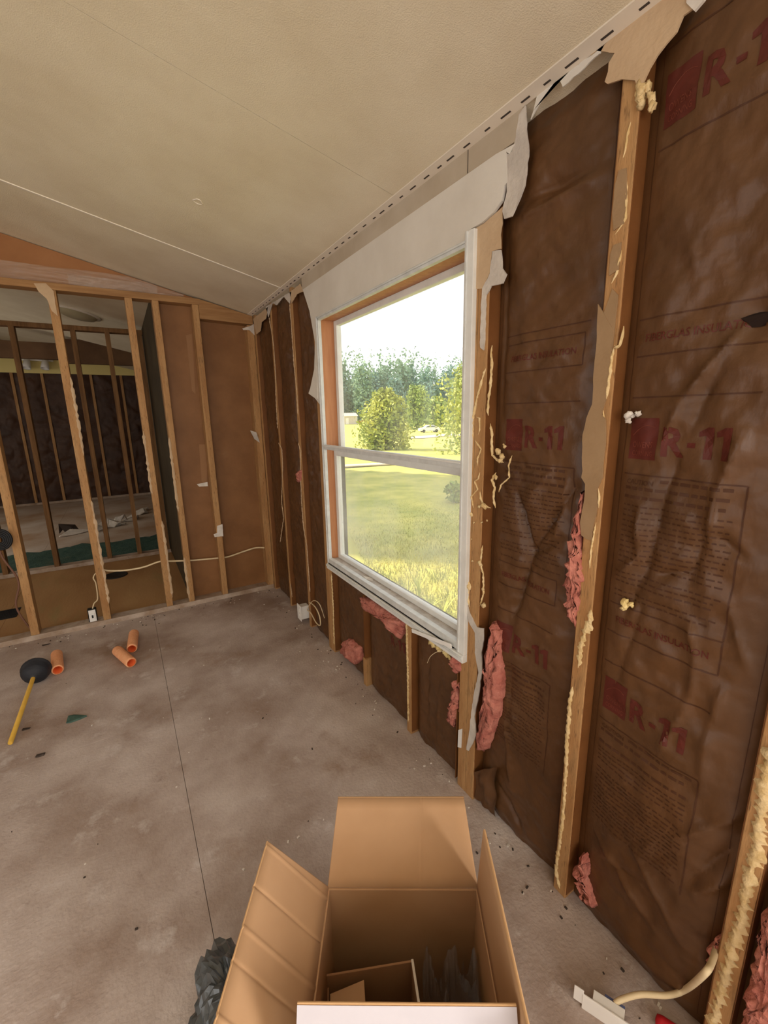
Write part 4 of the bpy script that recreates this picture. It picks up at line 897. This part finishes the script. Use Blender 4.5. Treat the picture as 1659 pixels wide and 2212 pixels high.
MB().prism([IO+f1*.006-f2*.02+ez*(h2-.02), IO+f1*.072-f2*.012+ez*(h2-.012), IO+f1*.072-f2*.15+ez*(h2-.02), IO+f1*.006-f2*.15+ez*(h2-.05)], [IO+f1*.006-f2*.02+ez*(h2-.024), IO+f1*.072-f2*.012+ez*(h2-.016), IO+f1*.072-f2*.15+ez*(h2-.024), IO+f1*.006-f2*.15+ez*(h2-.054)]).build('flap', 'cardboard', ib)
# clear plastic bag crumpled beside it
u, v = np.meshgrid(np.linspace(0, 1, 30), np.linspace(0, 1, 24), indexing='ij')
G = O+e1*(.205+.115*u)[..., None]-e2*(.03+.27*v)[..., None]+ez*(.16+.12*np.abs(fbm(u*1.3, v*1.3, 12, 4, .9))+.06*u)[..., None]
o = MB().grid(G, smooth=False).build('plastic_bag', 'clear_film', loc=tuple(O+e1*.25-e2*.15+ez*.1)); tag(o, 'crumpled clear plastic bag inside the large box', 'bag')
# black bin bag on the floor
c = np.array(on(455, 2140, 2, .05)); mb = MB(); n = 26
T, Ph = np.meshgrid(np.linspace(0, math.pi, n), np.linspace(0, 2*math.pi, 2*n, endpoint=False), indexing='ij')
sx, sy, sz = np.sin(T)*np.cos(Ph), np.sin(T)*np.sin(Ph), np.cos(T)
k = 1+.16*fbm(sx+sz*.6, sy-sz*.4, 21, 5, .7, .6)+.05*np.abs(fbm(sx*2+sz, sy*2-sz, 22, 3, 1.6))
cen = np.array([.055, .80, .0])
G = np.stack([cen[0]+.095*sx*k, cen[1]+.15*sy*k, np.maximum(.002, .075+.085*sz*k)], -1)
m_ = 2*n; mb.add(G.reshape(-1, 3), [(i*m_+j, (i+1)*m_+j, (i+1)*m_+(j+1) % m_, i*m_+(j+1) % m_) for i in range(n-1) for j in range(m_)], False)
tag(mb.build('bin_bag', 'bag_black', loc=(cen[0], cen[1], 0)), 'black plastic bag lying on the floor behind the box flap', 'bag')
# ---------------------------------------------------------------- outside
def ground_z(x, y):
    r = np.hypot(x, y)
    return np.interp(r, [0, 3, 8, 22, 40, 75, 110, 150, 220, 500], [-.95, -.95, -1.0, -1.2, -1.7, -2.3, -2.5, -1.5, -.3, 1.0])
rr = np.concatenate([np.linspace(1.3, 12, 40), np.linspace(13, 60, 40), np.linspace(65, 600, 40)]); th = np.radians(np.linspace(-15, 135, 80))
Rr, Th = np.meshgrid(rr, th, indexing='ij'); X = Rr*np.sin(Th)+1.0; Y = Rr*np.cos(Th); Zg = ground_z(X, Y)+.05*fbm(X, Y, 3, 3, .05)*np.clip(Rr/10, 0, 1)
mb = MB(); mb.grid(np.stack([X, Y, Zg], -1)[:, ::-1]); lawn = mb.build('lawn', 'lawn'); struct(lawn, 'sunny yellow-green lawn outside the window', 'lawn')
def gpt(px, py):
    """where the sight line through a photo pixel meets the lawn"""
    d = ray(px, py); t = 3.0
    while t < 400:
        p = CAM+d*t
        if p[2] < ground_z(p[0], p[1]): return p
        t *= 1.004
    return CAM+d*300
# gravel lane and driveway, following the ground
def lane(name, pts, w, m, label):
    P = [gpt(*q)[:2] for q in pts]; Q = []
    for a, b in zip(P, P[1:]):
        for k in range(10): Q.append(a+(b-a)*k/10)
    Q.append(P[-1]); rows = []
    for i, q in enumerate(Q):
        t = Q[min(i+1, len(Q)-1)]-Q[max(i-1, 0)]; t = t/np.linalg.norm(t); n = np.array([-t[1], t[0]])
        rows.append([(q[0]+n[0]*w*s, q[1]+n[1]*w*s, float(ground_z(*(q+n*w*s)))+.06) for s in (-.5, -.25, 0, .25, .5)])
    o = MB().grid(np.array(rows)).build(name, m); solid(o, .05); struct(o, label, 'lane'); return o
lane('gravel_lane', [(650, 1015), (760, 1008), (860, 1003), (960, 1007), (1080, 1022)], 1.1, 'gravel', 'pale gravel lane crossing the lawn outside')
lane('driveway', [(880, 948), (920, 944), (1000, 938), (1060, 936)], 5.0, 'asphalt', 'grey driveway with the parked white car')

# grass blades near the house
r_ = np.random.RandomState(4); n = 40000
ang = np.radians(r_.uniform(20, 56, n)); rad = 2.6+15*r_.rand(n)**1.5
bx_, by_ = 1.0+rad*np.sin(ang), rad*np.cos(ang); h = r_.uniform(.03, .10, n)*(1+.8*(rad < 4.2)*r_.rand(n))*np.clip(1.15-(rad-2.6)/15, .12, 1); a = r_.uniform(0, 6.28, n); lean = r_.uniform(.1, .8, n)
z0 = ground_z(bx_, by_); w = .006+.004*r_.rand(n)
V = np.stack([np.stack([bx_-w*np.cos(a), by_-w*np.sin(a), z0-.01], -1), np.stack([bx_+w*np.cos(a), by_+w*np.sin(a), z0-.01], -1), np.stack([bx_-np.sin(a)*h*lean, by_+np.cos(a)*h*lean, z0+h], -1)], 1).reshape(-1, 3)
me = bpy.data.meshes.new('grass_blades'); me.from_pydata(V.tolist(), [], [(3*i, 3*i+1, 3*i+2) for i in range(n)]); me.materials.append(M['grass_blade'])
go = bpy.data.objects.new('grass_blades', me); COL.objects.link(go); tag(go, 'short sunlit grass blades covering the near lawn', 'grass', kind='stuff')
def weed(px, py, hgt, nb, seed, label):
    g = gpt(px, py); r = random.Random(seed); mb = MB()
    for k in range(nb):
        a = r.uniform(0, 6.28); L = hgt*r.uniform(.6, 1.1); b = r.uniform(.2, .9); rows = []
        for i in range(7):
            t = i/6; wd = .010*(1-t)**.7+.0008; q = np.array([g[0]+math.cos(a)*L*b*t*t, g[1]+math.sin(a)*L*b*t*t, g[2]-.02+L*(t-.35*b*t*t)])
            nn = np.array([-math.sin(a), math.cos(a), 0])*wd; rows.append([q-nn, q+nn])
        mb.grid(np.array(rows))
    tag(mb.build('grass_tuft', 'weed', loc=tuple(g)), label, 'grass', 'tall weeds under the window')
weed(905, 1290, .42, 12, 1, 'tall arching grass tuft in the middle below the window'); weed(955, 1345, .38, 12, 2, 'tall grass tuft at the lower right of the window'); weed(880, 1300, .30, 9, 3, 'smaller grass tuft left of the arching one'); weed(978, 1370, .34, 10, 4, 'grass tuft in the right bottom corner of the pane'); weed(930, 1320, .25, 8, 5, 'low grass tuft between the two tall ones')

# trees
def leaves(n, shape, size, seed, clump=26):
    """leaf quads in clumps inside a crown; shape(t, rs) gives radius at height fraction t"""
    rs = np.random.RandomState(seed); nc = clump
    cz = rs.rand(nc)**.85; ca = rs.rand(nc)*6.28; cr_ = np.array([shape(t) for t in cz])*np.sqrt(rs.rand(nc))*.92
    C = np.stack([cr_*np.cos(ca), cr_*np.sin(ca), cz], -1)
    idx = rs.randint(0, nc, n); P = rs.randn(n, 3); P = P/np.linalg.norm(P, axis=1)[:, None]*(rs.rand(n)**.4)[:, None]
    sc_ = np.array([shape(t) for t in cz])[idx]*.42+.03
    P = C[idx]+P*np.stack([sc_, sc_, sc_*.55+.02], -1)
    A = rs.randn(n, 3); A /= np.linalg.norm(A, axis=1)[:, None]; B = np.cross(A, rs.randn(n, 3)); B /= np.linalg.norm(B, axis=1)[:, None]
    return P, A, B, size*(.6+.8*rs.rand(n))
def crown_mesh(n, shape, height, zb, size, seed, m, clump=26):
    P, A, B, s = leaves(n, shape, size, seed, clump); P = P.copy(); P[:, 2] = zb+P[:, 2]*(height-zb)
    s = s[:, None]; V = np.stack([P-A*s-B*s*.6, P+A*s-B*s*.6, P+A*s+B*s*.6, P-A*s+B*s*.6], 1).reshape(-1, 3)
    me = bpy.data.meshes.new('foliage'); me.from_pydata(V.tolist(), [], [(4*i, 4*i+1, 4*i+2, 4*i+3) for i in range(n)]); me.materials.append(M[m]); return me
def trunk_mesh(height, r0):
    V = []; F = []; sg = 7
    for i, (z, k) in enumerate(((-.3, 1.3), (height*.15, 1), (height*.5, .7), (height*.85, .25))):
        for j in range(sg): V.append((r0*k*math.cos(6.283*j/sg)+.1*math.sin(i*2)*r0, r0*k*math.sin(6.283*j/sg), z))
    F = [(i*sg+j, i*sg+(j+1) % sg, (i+1)*sg+(j+1) % sg, (i+1)*sg+j) for i in range(3) for j in range(sg)]
    me = bpy.data.meshes.new('trunk'); me.from_pydata(V, [], F); me.materials.append(M['bark']); return me
def tree(loc, fm, tm, label, group=None, sc=1.0, rz=0.0):
    root = empty('tree', loc); tag(root, label, 'tree', group); root.scale = (sc, sc, sc); root.rotation_euler.z = rz
    for nm, me in (('foliage', fm), ('trunk', tm)):
        o = bpy.data.objects.new(nm, me); COL.objects.link(o); o.parent = root
    return root
def at(px, dist):
    d = ray(px, 905); d = d/np.linalg.norm(d[:2]); p = CAM+d*dist; return (p[0], p[1], float(ground_z(p[0], p[1])))
broad = lambda t: .5*math.sin(math.pi*min(1, max(0.02, .12+.86*t)))**.6*(1-.15*t)
cone = lambda t: (.60*(1-t)**.75+.06)*min(1, .45+t*3)
tall = lambda t: .30*math.sin(math.pi*min(.98, .1+.88*t))**.5
# the tree on the lawn
sz_ = lambda f, k: (lambda t: k*f(t))
tree(at(832, 40), crown_mesh(9000, sz_(cone, 4.2), 5.0, .4, .11, 5, 'leaf_sunny', 60), trunk_mesh(6.5, .14), 'rounded yellow-green tree in the middle of the lawn, nearest tree')
tree(at(1024, 34), crown_mesh(9000, sz_(cone, 5.6), 5.9, .8, .11, 6, 'leaf_sunny', 55), trunk_mesh(9, .18), 'tall yellow-green tree cut off by the right window edge')
tree(at(902, 112), crown_mesh(4500, sz_(cone, 6.5), 9.5, 1.6, .25, 7, 'leaf_green', 40), trunk_mesh(12, .25), 'mid-green tree behind the parked white car')
tree(at(948, 125), crown_mesh(2500, sz_(broad, 6.0), 7.0, 1.6, .3, 8, 'leaf_green', 26), trunk_mesh(6, .2), 'small green tree with a dark shadow beside the driveway')
s_b = gpt(985, 1100)
mb = MB(); me = crown_mesh(700, sz_(broad, .8), .95, .0, .05, 9, 'leaf_green', 14)
root = empty('shrub', tuple(gpt(990, 1085))); tag(root, 'small leafy shrub at the right edge of the lower pane', 'shrub'); o = bpy.data.objects.new('foliage', me); COL.objects.link(o); o.parent = root
# trees beside the house, out of the frame, whose shade falls across the lawn
for (x, y, h, k, sd, lab) in ((2.6, 16.5, 8.8, 6.5, 60, 'big shade tree beyond the house corner'), (3.4, 23.5, 11.5, 7.0, 61, 'second shade tree beyond the house corner')):
    tree((x, y, float(ground_z(x, y))), crown_mesh(7000, sz_(broad, k), h, 3.0, .3, sd, 'leaf_green', 40), trunk_mesh(h*.9, .28), lab)
# wood edge
var = [(crown_mesh(2400, sz_(tall, 11+2*i), 12.5+1.2*i, 1.0, .45, 20+i, ('leaf_far_haze', 'leaf_far_haze_dark')[i % 2], 26), trunk_mesh(14, .35)) for i in range(5)]
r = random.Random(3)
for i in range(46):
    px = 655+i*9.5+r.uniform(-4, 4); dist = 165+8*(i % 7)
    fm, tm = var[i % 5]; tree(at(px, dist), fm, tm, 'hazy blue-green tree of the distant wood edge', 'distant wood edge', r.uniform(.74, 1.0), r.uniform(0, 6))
# hills
th = np.radians(np.linspace(-10, 80, 120)); az = np.degrees(th)
hh = 40+10*np.sin(az*.13+.5)+7*np.sin(az*.31+1.0)+3*np.sin(az*.9)
rows = []
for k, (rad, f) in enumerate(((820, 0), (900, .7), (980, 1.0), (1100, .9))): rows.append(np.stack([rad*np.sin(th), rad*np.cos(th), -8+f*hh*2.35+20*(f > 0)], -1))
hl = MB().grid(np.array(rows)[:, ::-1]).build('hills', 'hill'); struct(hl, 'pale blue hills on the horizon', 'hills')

# shed
g = at(752, 150); root = empty('shed', g); tag(root, 'small beige shed at the edge of the wood', 'shed')
u1 = Vector((rgt0[0], rgt0[1], 0)); u2 = Vector((fwd[0], fwd[1], 0)).normalized(); c_, s_ = math.cos(.5), math.sin(.5); f1 = (u1*c_+u2*s_); f2 = (u2*c_-u1*s_); O2 = Vector(g); zz = Vector((0, 0, 1))
MB().frame_box(O2, f1, f2, zz, (-2.6, -1.7, -.3), (2.6, 1.7, 2.7)).build('wall', 'shed_wall', root)
def sp(x, y, z): return tuple(O2+f1*x+f2*y+zz*z)
MB().prism([sp(-2.9, -2.0, 2.6), sp(-2.9, 0, 3.7), sp(-2.9, 2.0, 2.6)], [sp(2.9, -2.0, 2.6), sp(2.9, 0, 3.7), sp(2.9, 2.0, 2.6)]).build('roof', 'shed_roof', root)
for x in (-2.6, 2.45): MB().frame_box(O2, f1, f2, zz, (x, -1.75, 0), (x+.15, -1.69, 2.6)).build('corner_board', 'shed_trim', root)
MB().frame_box(O2, f1, f2, zz, (-1.6, -1.76, 0), (-.6, -1.69, 2.0)).build('door', 'shed_trim', root)
# car
def car(px, dist, label, paint, rz, name='car'):
    g = at(px, dist); root = empty(name, (g[0], g[1], g[2]+.06)); tag(root, label, 'car')
    body = [(-2.15,.30),(-2.2,.75),(-1.75,.92),(-1.1,1.0),(-.55,1.42),(.75,1.45),(1.5,1.05),(2.1,.95),(2.2,.6),(2.15,.30)]
    cs, sn = math.cos(rz), math.sin(rz)
    def tr(x, y, z): return (g[0]+x*cs-y*sn, g[1]+x*sn+y*cs, g[2]+.06+z)
    MB().prism([tr(x, -.85, z) for x, z in body], [tr(x, .85, z) for x, z in body]).build('body', paint, root, bevel=.06)
    gl = [(-1.0,1.02),(-.5,1.36),(.7,1.39),(1.3,1.06)]
    for s in (-.855, .835): MB().prism([tr(x, s, z) for x, z in gl], [tr(x, s+.02, z) for x, z in gl]).build('side_window', 'car_glass', root)
    for x in (-1.35, 1.35):
        for y in (-.78, .78):
            p0 = Vector(tr(x, y-.1, .31)); p1 = Vector(tr(x, y+.1, .31)); MB().lathe(p0, p1-p0, [(0, 0), (0, .31), (.2, .31), (.2, 0)], 16).build('wheel', 'tyre', root)
car(927, 92, 'white car parked on the driveway beyond the lawn tree', 'car_paint', math.radians(-20))
car(790, 152, 'red vehicle by the wood edge right of the shed', 'red_paint', math.radians(-30))
car(815, 150, 'second red vehicle farther right of the shed, partly behind the lawn tree', 'red_paint', math.radians(-28))
